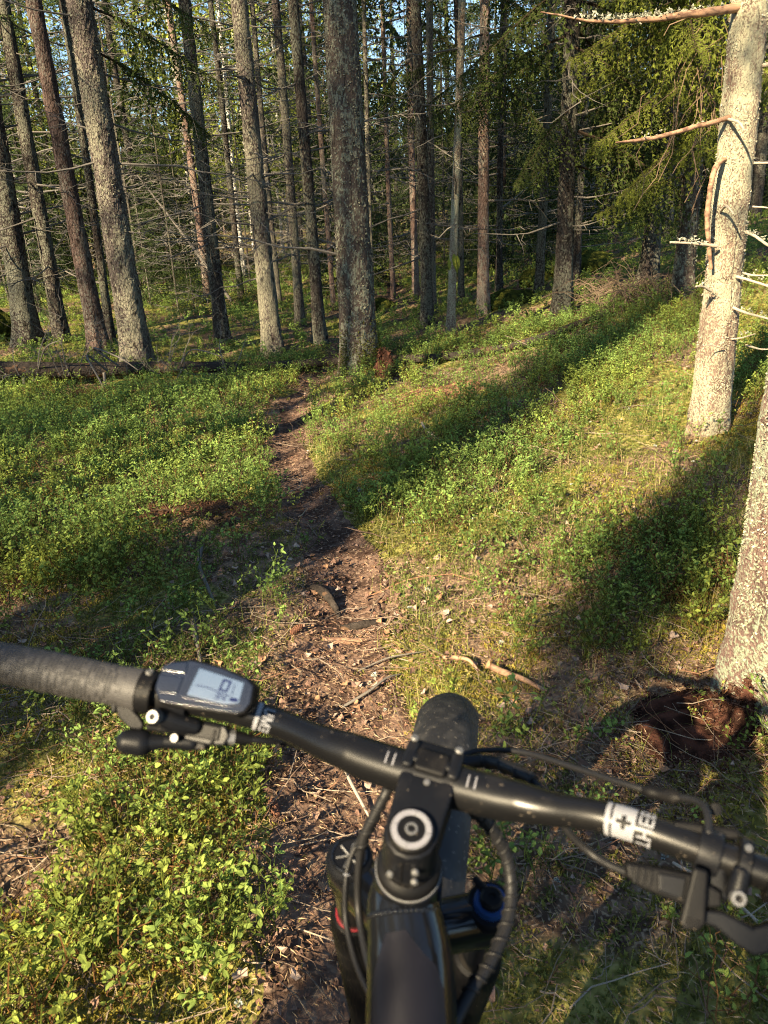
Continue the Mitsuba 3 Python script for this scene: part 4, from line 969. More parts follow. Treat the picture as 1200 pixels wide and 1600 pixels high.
def closed_band(l0, l1, extra, r_in=-.0005, n=44):
    """A solid ring round the bar with rounded edges."""
    d = (l1 - l0)
    ls = [l0, l0, l0 + .08 * d, l0 + .92 * d, l1, l1]; ex = [r_in, extra * .85, extra, extra, extra * .85, r_in]
    V = []; ang = np.arange(n) * 2 * np.pi / n
    for l, e in zip(ls, ex):
        o, t, u, w = bar_frame(l); V.append(o + (float(bar_rad(l)) + e) * (np.cos(ang)[:, None] * u + np.sin(ang)[:, None] * w))
    V = np.array(V).reshape(-1, 3); i = np.arange(n); j = (i + 1) % n; k = np.arange(5)[:, None] * n
    q = np.stack([k + i, k + j, k + n + j, k + n + i], -1).reshape(-1, 4)
    return V, np.vstack([q[:, [0, 1, 2]], q[:, [0, 2, 3]]])

# handlebar, stem, top cap
ls = np.linspace(-.375, .375, 240)
bp('handlebar', sweep(bar_at(ls), bar_rad(ls), 32), 'mat_anodised', True)
for s in (-1, 1):
    for k in range(2):
        bp('centring_mark', sleeve(s * (.030 + .006 * k), s * (.030 + .006 * k) + .0012, .00025, 12, 2, -.75, -.15), 'mat_engraved', True)
body = manifold3d.Manifold.batch_hull([ball_hull([(.0165 * math.cos(a), .0165 * math.sin(a), z) for a in np.linspace(0, 2 * np.pi, 14)[:-1] for z in (-.002 - .0035, -.036)], .0035, 12),
                                       ball_hull([(s * .0185, .046, z) for s in (-1, 1) for z in (-.0045, -.032)], .0035, 12)])
groove = ball_hull([(s * .0085, .030, .003) for s in (-1, 1)] + [(s * .0125, .056, .0025) for s in (-1, 1)], .0042, 10)
stem = bp('stem', body - groove, 'mat_satin', 35)
plate = ball_hull([(s * .018, n, z) for s in (-1, 1) for n, z in ((.056, .001), (.074, -.006), (.074, -.030), (.056, -.034))], .0035, 12)
o_, t_, _, _ = bar_frame(0.0)
plate = plate - manifold3d.Manifold.batch_hull([manifold3d.Manifold.sphere(.0171, 40).translate([x, .053, -.016]) for x in (-.04, .04)])
bp('stem__face_plate', plate, 'mat_satin', 35)
mid = ball_hull([(s * .0095, n, z) for s in (-1, 1) for n, z in ((.050, .0015), (.063, .001))], .0035, 12)
bp('stem__top_bridge', mid, 'mat_plastic', 35)
for s in (-1, 1):
    bp('stem__clamp_tab', ball_hull([(s * .0195, .050, .002), (s * .0195, .068, .001), (s * .0165, .068, .001), (s * .0165, .050, .002)], .0032, 12), 'mat_satin', 35)
    bp('stem__plate_bolt', lathe([(0, .0022), (.0028, .0022), (.0034, .0012), (.0034, 0)], 14, (0, .35, .94), (s * .018, .071, .0045)), 'mat_silver')
bp('stem__bridge_screw', lathe([(0, .0012), (.0024, .001), (.0026, 0)], 10, (0, 0, 1), (.0005, .0405, -.0005)), 'mat_silver')
bp('stem__steerer_clamp', lathe([(.0196, -.004), (.0205, -.010), (.0205, -.036), (.0198, -.040), (.012, -.040)], 40), 'mat_satin', 35)
bp('stem__clamp_slit', ball_hull([(-.0004, -.0205, z) for z in (-.008, -.038)], .0009, 8), 'mat_plastic')
for x, y, z in ((.009, -.0195, -.016), (.009, -.0195, -.031), (-.0085, -.0200, -.030)):
    bp('stem__clamp_bolt', lathe([(0, .003), (.0022, .0028), (.0027, .002), (.0027, 0)], 12, (.4 if x > 0 else -.3, -1, .1), (x, y, z)), 'mat_silver')
cap = bp('top_cap', lathe([(0, .0035), (.0100, .0035), (.0104, .0031), (.0150, .0031), (.0163, .0024), (.0168, .0008), (.0168, -.003)], 56), 'mat_plastic', 25)
bp('top_cap__scale_ring', lathe([(.0103, .0033), (.0106, .00365), (.0144, .0036), (.0148, .0031)], 56), 'mat_engraved')
ticks = Mesh()
for k in range(48):
    a = k * 2 * np.pi / 48; r0 = .0136 if k % 12 else .0107
    e, g = np.array([math.cos(a), math.sin(a)]), np.array([-math.sin(a), math.cos(a)]) * (.00012 if k % 12 else .0002)
    ticks.add([[*(e * r0 - g), .0038], [*(e * .0143 - g), .0038], [*(e * .0143 + g), .0038], [*(e * r0 + g), .0038]], [[0, 1, 2], [0, 2, 3]])
bp('top_cap__scale_marks', ticks.get(), 'mat_plastic', False, kind='stuff')
bp('top_cap__bolt', lathe([(0, .0022), (.0026, .0022), (.0030, .0042), (.0044, .0042), (.0048, .0034)], 20), 'mat_silver', 25)
bp('stem__spacer', lathe([(.018, -.040), (.0205, -.0405), (.0205, -.0455), (.018, -.046)], 40), 'mat_plastic')
bp('headset_cover', lathe([(.019, -.046), (.0235, -.049), (.0248, -.053), (.0248, -.058)], 44), 'mat_plastic')
bp('headset_ring', lathe([(.0245, -.0575), (.0256, -.0578), (.0256, -.0592), (.0245, -.0595)], 44), 'mat_silver')

# lettering on the bar
def on_bar(mesh, l_of, ang_of):
    """Wraps flat lettering (x along the bar, y round it, metres) onto the bar."""
    v, f = as_vf(mesh); out = np.zeros_like(v)
    for i, (x, y, z) in enumerate(v):
        o, t, u, w = bar_frame(l_of + x); r = float(bar_rad(l_of + x)) + .0003 + z * .15
        a = ang_of + y / r
        out[i] = o + r * (math.cos(a) * u + math.sin(a) * w)
    return out, f
def refine(m, edge):
    v, f = trimesh.remesh.subdivide_to_size(m.vertices, m.faces, edge)
    return trimesh.Trimesh(v, f, process=False)
def rotated(text, h, ang):
    m = refine(meshkit.text_mesh(text, h, depth=.002, bold=True), .0028)
    m.apply_transform(trimesh.transformations.rotation_matrix(ang, [0, 0, 1])); b = m.bounds.mean(0); m.apply_translation([-b[0], -b[1], -m.bounds[0][2]])
    return m
SGN = np.sign(np.cross(bar_frame(.15)[1], bar_frame(.15)[2]) @ np.array([0, -1.0, -1.0]))   # +1: angle grows towards the rider and down
bp('bar_print', sleeve(.1315, .1345, .0003, 24, 4, -1.5, 1.35), 'mat_white_print', True)
bp('plus_badge', sleeve(.1360, .1500, .0003, 30, 10, -1.45, 1.25), 'mat_white_print', True)
plus = trimesh.creation.extrude_polygon(LineString([(-.0046, 0), (.0046, 0)]).buffer(.0013, cap_style=2).union(LineString([(0, -.0046), (0, .0046)]).buffer(.0013, cap_style=2)), .002, engine='earcut')
plus = refine(plus, .002); plus.apply_translation([0, 0, .004]); v, f = on_bar(plus, .143, -.05); bp('plus_badge__plus_sign', (v, f), 'mat_plastic', False)
v, f = on_bar(rotated('THEB', .0088, -SGN * math.pi / 2), .1565, -.05); bp('bar_lettering', (v, f), 'mat_white_print', False)
v, f = on_bar(rotated('EMU', .0070, -SGN * math.pi / 2), -.1315, .1); bp('bar_lettering', (v, f), 'mat_white_print', False)
bp('bar_print', sleeve(-.1400, -.1370, .0003, 24, 4, -1.2, 1.2), 'mat_white_print', True)

# left grip with its clamp ring; the right one lies beyond the frame
for s in (-1, 1):
    l0 = s * (.232 if s < 0 else .245)
    L = np.linspace(0, .135, 60); prof = .0042 + .0012 * np.sin(L / .135 * np.pi) + .0016 * np.exp(-(L / .014) ** 2)
    v, f = sleeve(l0, l0 + s * .135, 0, 64, 60, prof=prof)
    uv = np.stack([np.repeat(L, 64), np.tile(np.arange(64) / 64 * 2 * np.pi * .0158, 60)], -1)
    g = bp('grip', (v, f), 'mat_grip', True, uv=uv)
    bp(g + '__clamp_ring', closed_band(l0 - s * .0125, l0, .0062), 'mat_plastic')
    o, t, u, w = bar_frame(l0 - s * .006)
    ax = math.cos(.95) * u - SGN * math.sin(.95) * w
    bp(g + '__clamp_bolt', lathe([(0, .0015), (.0012, .0015), (.0014, .0028), (.0027, .0028), (.0031, .0018), (.0031, -.001)], 14, ax, o + ax * .0165), 'mat_silver')
    bp(g + '__bar_end', lathe([(0, .003), (.012, .003), (.0155, .001), (.0155, 0)], 24, bar_frame(l0 + s * .135)[1] * s, bar_at(l0 + s * .135)), 'mat_plastic')

def plane(o, N):
    N = np.asarray(N, float) / np.linalg.norm(N); ex = BR[:, 0] - N * (BR[:, 0] @ N); ex /= np.linalg.norm(ex)
    return np.array(o), ex, np.cross(N, ex), N
def slab(pl, pts, top, bottom, rnd=1.5, seg=10):
    """A rounded block: the outline pts (mm) in the plane, from bottom to top (mm along the normal)."""
    o, ex, ey, n = pl
    P = Polygon(pts).buffer(-rnd)
    P = P if P.geom_type == 'Polygon' else max(P.geoms, key=lambda g: g.area)
    xy = np.array(P.exterior.coords)[:-1]
    m = manifold3d.Manifold.sphere(rnd, seg)
    def hull(q):
        return manifold3d.Manifold.batch_hull([m.translate([float(x), float(y), z]) for x, y in q for z in (top - rnd, bottom + rnd)])
    if P.convex_hull.area < 1.03 * P.area:
        man = hull(xy)
    else:
        tri = trimesh.creation.triangulate_polygon(P, engine='earcut'); man = manifold3d.Manifold()
        for t in tri[1]: man += hull(tri[0][t])
    v, f = as_vf(man)
    return o + (v[:, :1] * ex + v[:, 1:2] * ey + v[:, 2:] * n) * 1e-3, f

# computer on the left of the bar
D = plane((-.1415, .4868, 1.1694), (-.125, -.729, .673))
comp = bp('display', slab(D, [(-30, -19.6), (-37.8, -10.9), (-37.9, 3), (-31.6, 13), (-16.7, 18.6), (7.4, 19.2), (31.1, 16.4), (38.0, 12.2), (40.2, -1), (37.2, -9), (31.8, -12.6), (-3.3, -17.6)], 1, -15, 3.2, 14), 'mat_plastic', 30, False)
bp(comp + '__screen', slab(D, [(-14.6, -10.7), (-13.1, 13.3), (-4.1, 16.4), (33.0, 13.6), (34.4, -4.4), (22.3, -8.2)], 1.5, 0, .5), 'mat_screen_dark', 30, False)
bp(comp + '__face', slab(D, [(-29, -17.4), (-36.2, -10), (-36.3, 2.4), (-30.6, 12), (-16.4, 17.0), (7.2, 17.6), (30.4, 14.8), (36.6, 11.2), (38.4, -1), (35.6, -7.6), (30.8, -10.4), (-3.2, -14.4)], 1.3, -4, .5), 'mat_screen_dark', 30, False)
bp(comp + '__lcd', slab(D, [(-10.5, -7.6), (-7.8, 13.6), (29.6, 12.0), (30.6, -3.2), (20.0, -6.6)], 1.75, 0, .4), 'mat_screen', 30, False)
for k, pts in enumerate(([(-35.9, 8.0), (-30.4, 12.4), (-18.0, 15.9), (-16.4, 6.6), (-37.0, 3.4)], [(-37.0, 1.4), (-17.2, 4.4), (-17.6, -9.6), (-31.5, -12.2), (-36.6, -8.4)])):
    bp(comp + '__button', slab(D, pts, 2.2, 0, 1.0), 'mat_screen_dark', 30, False)
o, ex, ey, nn = D
def flat_mark(poly, top=2.0):
    m = trimesh.creation.extrude_polygon(poly, .12, engine='earcut'); v = np.array(m.vertices)
    return o + (v[:, :1] * ex + v[:, 1:2] * ey + (v[:, 2:] + top - .2) * nn) * 1e-3, np.array(m.faces)
def digits(text, h, at):
    m = meshkit.text_mesh(text, h, depth=.12, bold=True); m.apply_translation([at[0], at[1], 1.8]); v = np.array(m.vertices)
    return o + (v[:, :1] * ex + v[:, 1:2] * ey + v[:, 2:] * nn) * 1e-3, np.array(m.faces)
def seven(ch, x, y, w, h, t):
    """An LCD digit made of seven segments (mm)."""
    on = {'0': 'abcdef', '3': 'abcdg', '4': 'bcfg'}[ch]
    P = dict(a=((0, h), (w, h)), b=((w, h), (w, h / 2)), c=((w, h / 2), (w, 0)), d=((0, 0), (w, 0)), e=((0, 0), (0, h / 2)), f=((0, h / 2), (0, h)), g=((0, h / 2), (w, h / 2)))
    u = None
    for k in on:
        L = LineString([(x + a + .12 * b, y + b) for a, b in P[k]]).buffer(t / 2, cap_style=3); u = L if u is None else u.union(L)
    return u
def poly_mark(u):
    gs = getattr(u, 'geoms', [u]); m = Mesh()
    for q in gs:
        v, f = flat_mark(q, 2.05); m.add(v, f)
    return m.get()
bp(comp + '__speed_digit', poly_mark(seven('0', 13.0, 2.6, 5.6, 7.4, 1.5)), 'mat_segment', False, False)
bp(comp + '__range_digits', poly_mark(seven('3', 11.5, -4.6, 2.6, 4.0, .8).union(seven('4', 16.2, -4.8, 2.6, 4.0, .8))), 'mat_segment', False, False)
bp(comp + '__divider', flat_mark(LineString([(-6, 1.0), (3, 1.6), (22.0, -.2)]).buffer(.35)), 'mat_segment', False, False)
bp(comp + '__battery_bar', flat_mark(LineString([(24.0, -2.0), (28.0, -1.6)]).buffer(1.3)), 'mat_segment', False, False)
bp(comp + '__battery_bar', flat_mark(LineString([(23.4, 1.0), (23.2, 9.0)]).buffer(.3)), 'mat_segment', False, False)
for x, y, r in ((-12.8, -15.4, 1.5), (-8.6, -13.4, 1.9), (1.2, -15.2, 1.4), (8.4, -12.8, 1.8), (17.0, -13.4, 1.3), (24.6, -10.8, 1.7)):
    q = o + (ex * x + ey * (y + 1.5) - nn * 1.5) * 1e-3
    ax = nn * .55 - ey * .85
    bp(comp + '__icon', lathe([(0, .0022), (r * 9e-4, .0021), (r * 1e-3, .0012)], 3 if r > 1.85 else 12, ax, q), 'mat_white_print', 30, False)
bp(comp + '__mount', closed_band(-.215, -.205, .004), 'mat_plastic')

# left levers
M = plane((-.1434, .495, 1.1228), (-.16, -.793, .588))
lev = bp('brake_master', slab(M, [(-33.7, -3.1), (-16, 6.2), (11.1, 8.5), (16.9, 2.1), (14.2, -6.5), (.5, -9.8), (-30.7, -11.8)], 3, -10, 2.2), 'mat_satin', 30, False)
bp(lev + '__cover', slab(M, [(-22, -1.5), (-14, 5.0), (8, 6.6), (9.2, -3.8), (-20, -7.5)], 4.4, 0, 1.2), 'mat_plastic', 30, False)
bp(lev + '__fold', slab(M, [(3.0, 3.6), (5.6, 3.8), (5.2, -7.4), (2.6, -7.6)], 5.4, 0, .9), 'mat_plastic', 30, False)
bp(lev + '__pivot', slab(M, [(-27.7, -10), (-3, -8), (0, -13.4), (-16, -18.8), (-26.9, -19.8)], -1, -9, 2.2), 'mat_plastic', 30, False)
bp(lev + '__hose_nut', sweep([[-.1305, .4932, 1.1195], [-.1255, .4940, 1.1180]], [.0058, .0058], 6), 'mat_silver', 30, False)
bp(lev + '__collar', sweep([[-.1250, .4938, 1.1182], [-.1130, .4958, 1.1140]], [.0052, .0040], 14), 'mat_plastic', 30, False)
bp(lev + '__clamp', closed_band(-.205, -.192, .0045), 'mat_satin')
bp(lev + '__bracket', ball_hull([(-.1810, .4915, 1.1440), (-.1720, .4920, 1.1350), (-.1560, .4965, 1.1290)], [.0062, .006, .007], 14), 'mat_satin', 30, False)
bp(lev + '__clamp_bolt', lathe([(0, .003), (.0022, .003), (.0026, .0055), (.0046, .0055), (.0053, .004), (.0053, -.003)], 20, M[3], (-.1812, .4870, 1.1463)), 'mat_silver', 30, False)
bp(lev + '__bolt_socket', lathe([(0, .0034), (.0021, .0034)], 6, M[3], (-.1812, .4870, 1.1463)), 'mat_plastic', False, False)
bp(lev + '__adjuster', lathe([(0, .002), (.003, .0018), (.0034, .0)], 12, M[3], (-.1705, .4900, 1.1235)), 'mat_silver', 30, False)
bp(lev + '__link', ball_hull([(-.1900, .4945, 1.1315), (-.1640, .4960, 1.1245)], [.0030, .0034], 12), 'mat_plastic', 30, False)
Pd = plane((-.2051, .5014, 1.1387), (-.12, -.86, .50))
bp('shift_paddle', slab(Pd, [(-15.5, 4.5), (-1.6, 5.7), (7, 1.4), (13, -4), (12.1, -8.8), (2.7, -9.9), (-8.4, -4.8)], 2.5, -3, 1.6), 'mat_plastic', 30, False)
bp('shift_paddle__heel', slab(Pd, [(-18.5, 6.5), (-12.5, 7.0), (-11.0, -1.0), (-15.0, -1.8)], 4.0, -6, 1.5), 'mat_plastic', 30, False)
bp('brake_lever', ball_hull([(-.2080, .4935, 1.1195), (-.1985, .4935, 1.1180)], [.0098, .0105], 26) + ball_hull([(-.1985, .4935, 1.1180), (-.1820, .4950, 1.1170)], [.0085, .0055], 20) + ball_hull([(-.1830, .4950, 1.1170), (-.1600, .4960, 1.1140)], [.0052, .0064], 18), 'mat_satin', 40, False)

# right levers
Rb = plane((.1788, .3688, 1.0769), (-.16, -.793, .588))
rl = bp('brake_master', slab(Rb, [(-34.6, 6.5), (-23.8, 8.1), (8.1, 11.3), (26.7, 6.2), (28.2, -3.2), (11.5, -9.2), (-6.6, -8), (-23.2, -6.3), (-32.1, -2.5)], -1, -14, 2.4), 'mat_plastic', 30, False)
bp(rl + '__cover', slab(Rb, [(-14, 6.5), (4, 8.4), (4, -5.5), (-12, -4.5)], 1.0, -6, 1.3), 'mat_satin', 30, False)
for x in (-27, -22.5, -18):
    bp(rl + '__rib', slab(Rb, [(x - 1.3, 6.5), (x + 1.3, 6.7), (x + 1.3, -4.4), (x - 1.3, -4.0)], .4, -6, .7), 'mat_plastic', 30, False)
bp('remote_paddle', slab(Rb, [(5.1, 17.6), (14.3, 17.1), (17.5, -14.4), (14.4, -19.2), (5.6, -21.2), (2.2, -17.5)], 9, 3.5, 2.2), 'mat_plastic', 30, False)
for k in range(3):
    bp('remote_paddle__ridge', slab(Rb, [(5.0, -13.2 - 2 * k), (14.4, -12.4 - 2 * k), (14.4, -13.2 - 2 * k), (5.0, -14.0 - 2 * k)], 9.7, 8, .35), 'mat_plastic', 30, False)
bp('brake_lever', slab(Rb, [(11.4, -8.4), (28.5, -5.1), (48.4, -8.6), (60.6, -1), (86, 6), (92, -14), (63.2, -19.2), (51, -25.8), (39, -22.3), (26.4, -16.3), (13.7, -15.5)], -1, -10, 2.6), 'mat_satin', 30, False)
bp('brake_lever_001__pivot_cap', lathe([(0, .003), (.0026, .0026), (.0030, 0)], 12, Rb[3], (.2005, .3655, 1.0690)), 'mat_silver', 30, False)
bp('remote_mount', slab(plane((.1788, .3688, 1.0769), (-.16, -.793, .588)), [(-13.5, 36.2), (-.9, 41.1), (34.3, 45.4), (36.5, 39.8), (14.5, 33.3)], -14, -24, 2.2), 'mat_plastic', 30, False)
bp('remote_mount__screw', lathe([(0, .004), (.004, .0036), (.0045, 0)], 14, Rb[3], SW(bar_at(.207)) + np.array([.004, .030, .014])), 'mat_plastic', 30, False)
bp('remote_clamp', closed_band(.1895, .2035, .0050), 'mat_satin')
bp('remote_clamp__block', ball_hull([SW(bar_at(.1965)) + np.array(d) for d in ((-.004, -.010, -.004), (.004, -.012, -.004), (-.003, -.018, -.016), (.004, -.020, -.016))], .004, 14), 'mat_satin', 30, False)
bp('lever_clamp', closed_band(.2135, .2215, .0065), 'mat_satin')
bp('lever_clamp__boss', ball_hull([(.2185, .3690, 1.0880), (.2135, .3625, 1.0785)], [.006, .0065], 16), 'mat_satin', 30, False)
bp('lever_clamp__bolt', lathe([(0, .003), (.0022, .003), (.0026, .005), (.0044, .005), (.0050, .0036), (.0050, -.002)], 20, Rb[3], (.2125, .3590, 1.0790)), 'mat_silver', 30, False)
bp('lever_clamp__bolt_socket', lathe([(0, .0034), (.0021, .0034)], 6, Rb[3], (.2125, .3590, 1.0790)), 'mat_plastic', False, False)
bp('lever_clamp__nut', lathe([(0, .001), (.0022, .001), (.0026, 0)], 10, (0, -.5, .87), (.2215, .3705, 1.1075)), 'mat_silver', 30, False)

# hoses and cables
H1 = [[-.004, .512, 1.058], [-.0078, .5001, 1.0549], [-.0176, .4938, 1.0392], [-.0305, .489, 1.0141], [-.0364, .4831, .9858], [-.038, .4711, .9561], [-.0332, .4448, .9442], [-.0273, .4219, .941], [-.0210, .4068, .9435]]
H2 = [[-.004, .522, 1.048], [-.0099, .5143, 1.0368], [-.0269, .5046, 1.0125], [-.0429, .4948, .9881], [-.0481, .482, .9698], [-.0487, .4674, .9467], [-.0415, .4411, .935], [-.0318, .4183, .9319], [-.0243, .4032, .9346]]
H3 = [[.045, .500, 1.050], [.0585, .4929, 1.0371], [.074, .4906, 1.018], [.0867, .4857, .9924], [.0894, .472, .9716], [.0828, .4503, .9579], [.0661, .4248, .9482], [.0488, .4063, .9424], [.0351, .3882, .9374], [.0249, .3745, .9303]]
H4 = [[.030, .540, 1.035], [.0446, .5385, 1.0433], [.0656, .5502, 1.0455], [.0911, .5505, 1.0464], [.1157, .5326, 1.0554], [.1442, .4954, 1.0701], [.1729, .458, 1.0844], [.1944, .4388, 1.0901], [.2076, .4215, 1.1009], [.2097, .4067, 1.1043], [.2054, .3908, 1.0994]]
H5 = [[.025, .535, 1.045], [.0439, .5305, 1.0501], [.077, .5309, 1.0511], [.0993, .5035, 1.0615], [.1148, .4779, 1.0638], [.1245, .4444, 1.058], [.1354, .4218, 1.0582], [.1473, .4135, 1.0539], [.1616, .4074, 1.0502]]
H6 = [[-.1276, .4934, 1.1188], [-.1097, .4964, 1.1129], [-.0919, .5076, 1.1004], [-.0696, .5296, 1.0748], [-.0389, .5411, 1.0498], [-.0006, .5432, 1.0281], [.02, .53, .99]]
def wrap(pts, a, b, r, turns):
    """A flat spiral wound round a hose between fractions a and b of its length."""
    P = smooth_line(pts, 400)[int(a * 400):int(b * 400)]
    t, x, y = frames(P[None]); x, y = x[0], y[0]
    an = np.linspace(0, turns * 2 * np.pi, len(P))[:, None]
    Q = P + r * (np.cos(an) * x + np.sin(an) * y)
    return sweep(Q, .0013, 6)
for k, (pts, r) in enumerate(((H1, .0033), (H2, .0027), (H3, .0052), (H4, .0026), (H5, .0030), (H6, .0030))):
    h = bp('hose', sweep(pts, r, 14, 90), 'mat_hose', True, False)
    if k == 0: bp(h + '__spiral_wrap', wrap(pts, .05, .42, .0044, 7), 'mat_hose', True, False); bp(h + '__sheath', sweep(smooth_line(pts, 100)[5:42], .0046, 14), 'mat_hose', True, False)
    if k == 2: bp(h + '__spiral_wrap', wrap(pts, .05, .80, .0054, 17), 'mat_hose', True, False)
    if k == 4: bp(h + '__spiral_wrap', wrap(pts, .05, .45, .0056, 6), 'mat_hose', True, False); bp(h + '__sheath', sweep(smooth_line(pts, 100)[3:45], .0056, 14), 'mat_hose', True, False)
    if k == 5: bp(h + '__spiral_wrap', wrap(pts, .3, .8, .0036, 5), 'mat_hose', True, False)
    if k == 3: bp(h + '__connector', sweep(smooth_line(pts, 100)[63:75], [.003, .0052, .0046, .0046, .0052, .0052, .003], 14), 'mat_plastic', 40, False)
    if k == 1: bp(h + '__label', sweep(smooth_line(pts, 100)[44:46], .0029, 12), 'mat_white_print', True, False)

# frame
ST = SW([0, 0, 0]) * 0
def steer(a, n=0, l=0): return SW([l, n, a])
bp('head_tube', (lambda m: (m[0], m[1]))(lathe([(.022, -.0595), (.0265, -.060), (.0275, -.075), (.0285, -.12), (.0300, -.165), (.026, -.168)], 44)), 'mat_gloss_frame')
TT = [steer(-.080, .004), steer(-.088, -.012), np.array([.0025, .4150, .9720]), np.array([.0010, .377, .9499]), np.array([-.012, .24, .875]), np.array([-.055, .05, .79]), np.array([-.075, -.12, .725])]
tt = smooth_line(TT, 60)
def tube_r(s): return np.interp(s, [0, .12, .22, .34, .5, 1], [.022, .0260, .0290, .0325, .0330, .022])
rr = tube_r(np.linspace(0, 1, 60))
fr = bp('top_tube', sweep(tt, rr, 40), 'mat_gloss_frame', True, False)
t_, x_, y_ = frames(tt[None]); x_, y_ = x_[0], y_[0]
up = np.array([0, 0, 1.0]); patch = Mesh(); rows = []
wx = [(.268, -.62, -.12), (.30, -.72, .02), (.35, -.82, .30), (.40, -.92, .58), (.46, -.98, .80), (.52, -1.0, .9)]
for s, a0, a1 in wx:
    c = np.array([np.interp(s, np.linspace(0, 1, 60), tt[:, i]) for i in range(3)]); tdir = np.array([np.interp(s, np.linspace(0, 1, 60), t_[0][:, i]) for i in range(3)])
    u = up - tdir * (up @ tdir); u /= np.linalg.norm(u); w = np.cross(tdir, u); w = w * np.sign(w[0])
    rows.append([c + (float(tube_r(s)) + .0005) * (math.cos(a) * u + math.sin(a) * w) for a in np.linspace(a0, a1, 14)])
V = np.array(rows).reshape(-1, 3); i = np.arange(13); k = np.arange(len(rows) - 1)[:, None] * 14
q = np.stack([k + i, k + i + 1, k + 14 + i + 1, k + 14 + i], -1).reshape(-1, 4)
bp(fr + '__graphic', (V, np.vstack([q[:, [0, 1, 2]], q[:, [0, 2, 3]]])), 'mat_frame_graphic', True, False)
bead = Mesh()
for k in range(26):
    a = -1.9 + 3.8 * k / 25; c = steer(-.080); tdir = (TT[3] - TT[1]) / np.linalg.norm(TT[3] - TT[1]); u = up - tdir * (up @ tdir); u /= np.linalg.norm(u); w = np.cross(tdir, u)
    s = trimesh.creation.icosphere(1, .0030); bead.add(TT[1] + tdir * .010 + .0262 * (math.cos(a) * u + math.sin(a) * w) + s.vertices, s.faces)
bp(fr + '__weld', bead.get(), 'mat_gloss_frame', True, False)
bb = np.array([-.07, -.02, .33])
bp('down_tube', sweep([steer(-.150, -.004), steer(-.150) + [.002, -.10, -.11], bb + [.01, .12, .08], bb], [.028, .031, .038, .045], 32, 40), 'mat_gloss_frame', True, False)
bp('seat_tube', sweep([bb, bb + [-.01, -.20, .48], bb + [-.013, -.24, .58]], [.024, .019, .017], 24, 20), 'mat_gloss_frame', True, False)
bp('motor', ball_hull([bb + np.array(d) for d in ((-.04, .06, -.03), (.04, .06, -.03), (-.04, -.06, -.02), (.04, -.06, -.02), (0, .10, .05))], .045, 20), 'mat_plastic', 40, False)
sd = bb + np.array([-.016, -.29, .66])
bp('saddle', ball_hull([sd + np.array(d) for d in ((0, .13, 0), (-.05, -.10, .01), (.05, -.10, .01))], [.022, .028, .028], 20), 'mat_satin', 40, False)
bp('seat_post', sweep([bb + [-.013, -.24, .58], sd - [0, 0, .02]], .0155, 20), 'mat_plastic', True, False)
rear = np.array([-.16, -.47, .37])
for s in (-1, 1):
    off = np.array([s * .07, 0, 0])
    bp('chain_stay', sweep([bb + off * .6, rear + off], .011, 14, 6), 'mat_gloss_frame', True, False)
    bp('seat_stay', sweep([bb + [-.01 + s * .03, -.18, .42], rear + off], .009, 14, 6), 'mat_gloss_frame', True, False)
    cr = bp('crank', ball_hull([bb + np.array([s * .085, 0, 0]), bb + np.array([s * .095, s * .165, 0])], [.014, .012], 14), 'mat_plastic', 40, False)
    bp(cr + '__pedal', ball_hull([bb + np.array([s * (.11 + dx), s * .165 + dy, 0]) for dx in (0, .09) for dy in (-.045, .045)], .008, 10), 'mat_plastic', 40, False)

# fork
crown = manifold3d.Manifold()
for s in (-1, 1):
    crown += ball_hull([(0, .004, -.186), (0, .012, -.200)], .028, 30) if s < 0 else manifold3d.Manifold()
    crown += ball_hull([(s * .018, .016, -.193), (s * .018, .016, -.203), (s * .0665, .046, -.199), (s * .0665, .046, -.214)], [.021, .021, .0215, .0215], 30)
fk = bp('fork_crown', crown, 'mat_gloss_frame', 40)
bp(fk + '__air_cap', lathe([(0, -.172), (.0150, -.172), (.0172, -.1745), (.0205, -.1755), (.0222, -.178), (.0225, -.186)], 40, (0, 0, 1), (-.0665, .046, 0)), 'mat_satin', 30)
bp(fk + '__air_cap_ring', lathe([(.0148, -.1718), (.0153, -.1705), (.0166, -.1712), (.0172, -.1740)], 40, (0, 0, 1), (-.0665, .046, 0)), 'mat_gloss_frame')
for k in range(3):
    a = .5 + k * math.pi / 3
    d = np.array([math.cos(a), math.sin(a), 0])
    bp(fk + '__cap_spoke', ball_hull([np.array([-.0665, .046, -.1715]) - d * .0115, np.array([-.0665, .046, -.1715]) + d * .0115], .0012, 8), 'mat_silver')
bp(fk + '__damper_cap', lathe([(0, -.176), (.0195, -.176), (.0215, -.179), (.0222, -.186)], 40, (0, 0, 1), (.0665, .046, 0)), 'mat_satin', 30)
bp(fk + '__blue_dial', lathe([(.0085, -.1755), (.0095, -.169), (.0138, -.169), (.0148, -.171), (.0152, -.176)], 40, (0, 0, 1), (.0665, .046, 0)), 'mat_blue_anodised', 30, label='blue anodised ring of the damper dial')
bp(fk + '__dial_knob', lathe([(0, -.1625), (.0030, -.1625), (.0034, -.1610), (.0080, -.1608), (.0102, -.1630), (.0106, -.170)], 32, (0, 0, 1), (.0665, .046, 0)), 'mat_plastic', 30)
bp(fk + '__dial_tab', ball_hull([(.0665 - .004, .050, -.166), (.0665 - .0165, .058, -.166)], [.0045, .0035], 12), 'mat_plastic')
AXL = (np.array([.0249, .8167, .4325]) - BP) @ BR
def leg_axis(s):
    top = np.array([s * .0665, .046, -.2]); d = top - np.array([s * .060, .075, -.737]); d /= np.linalg.norm(d)
    return d, top + .2 * d
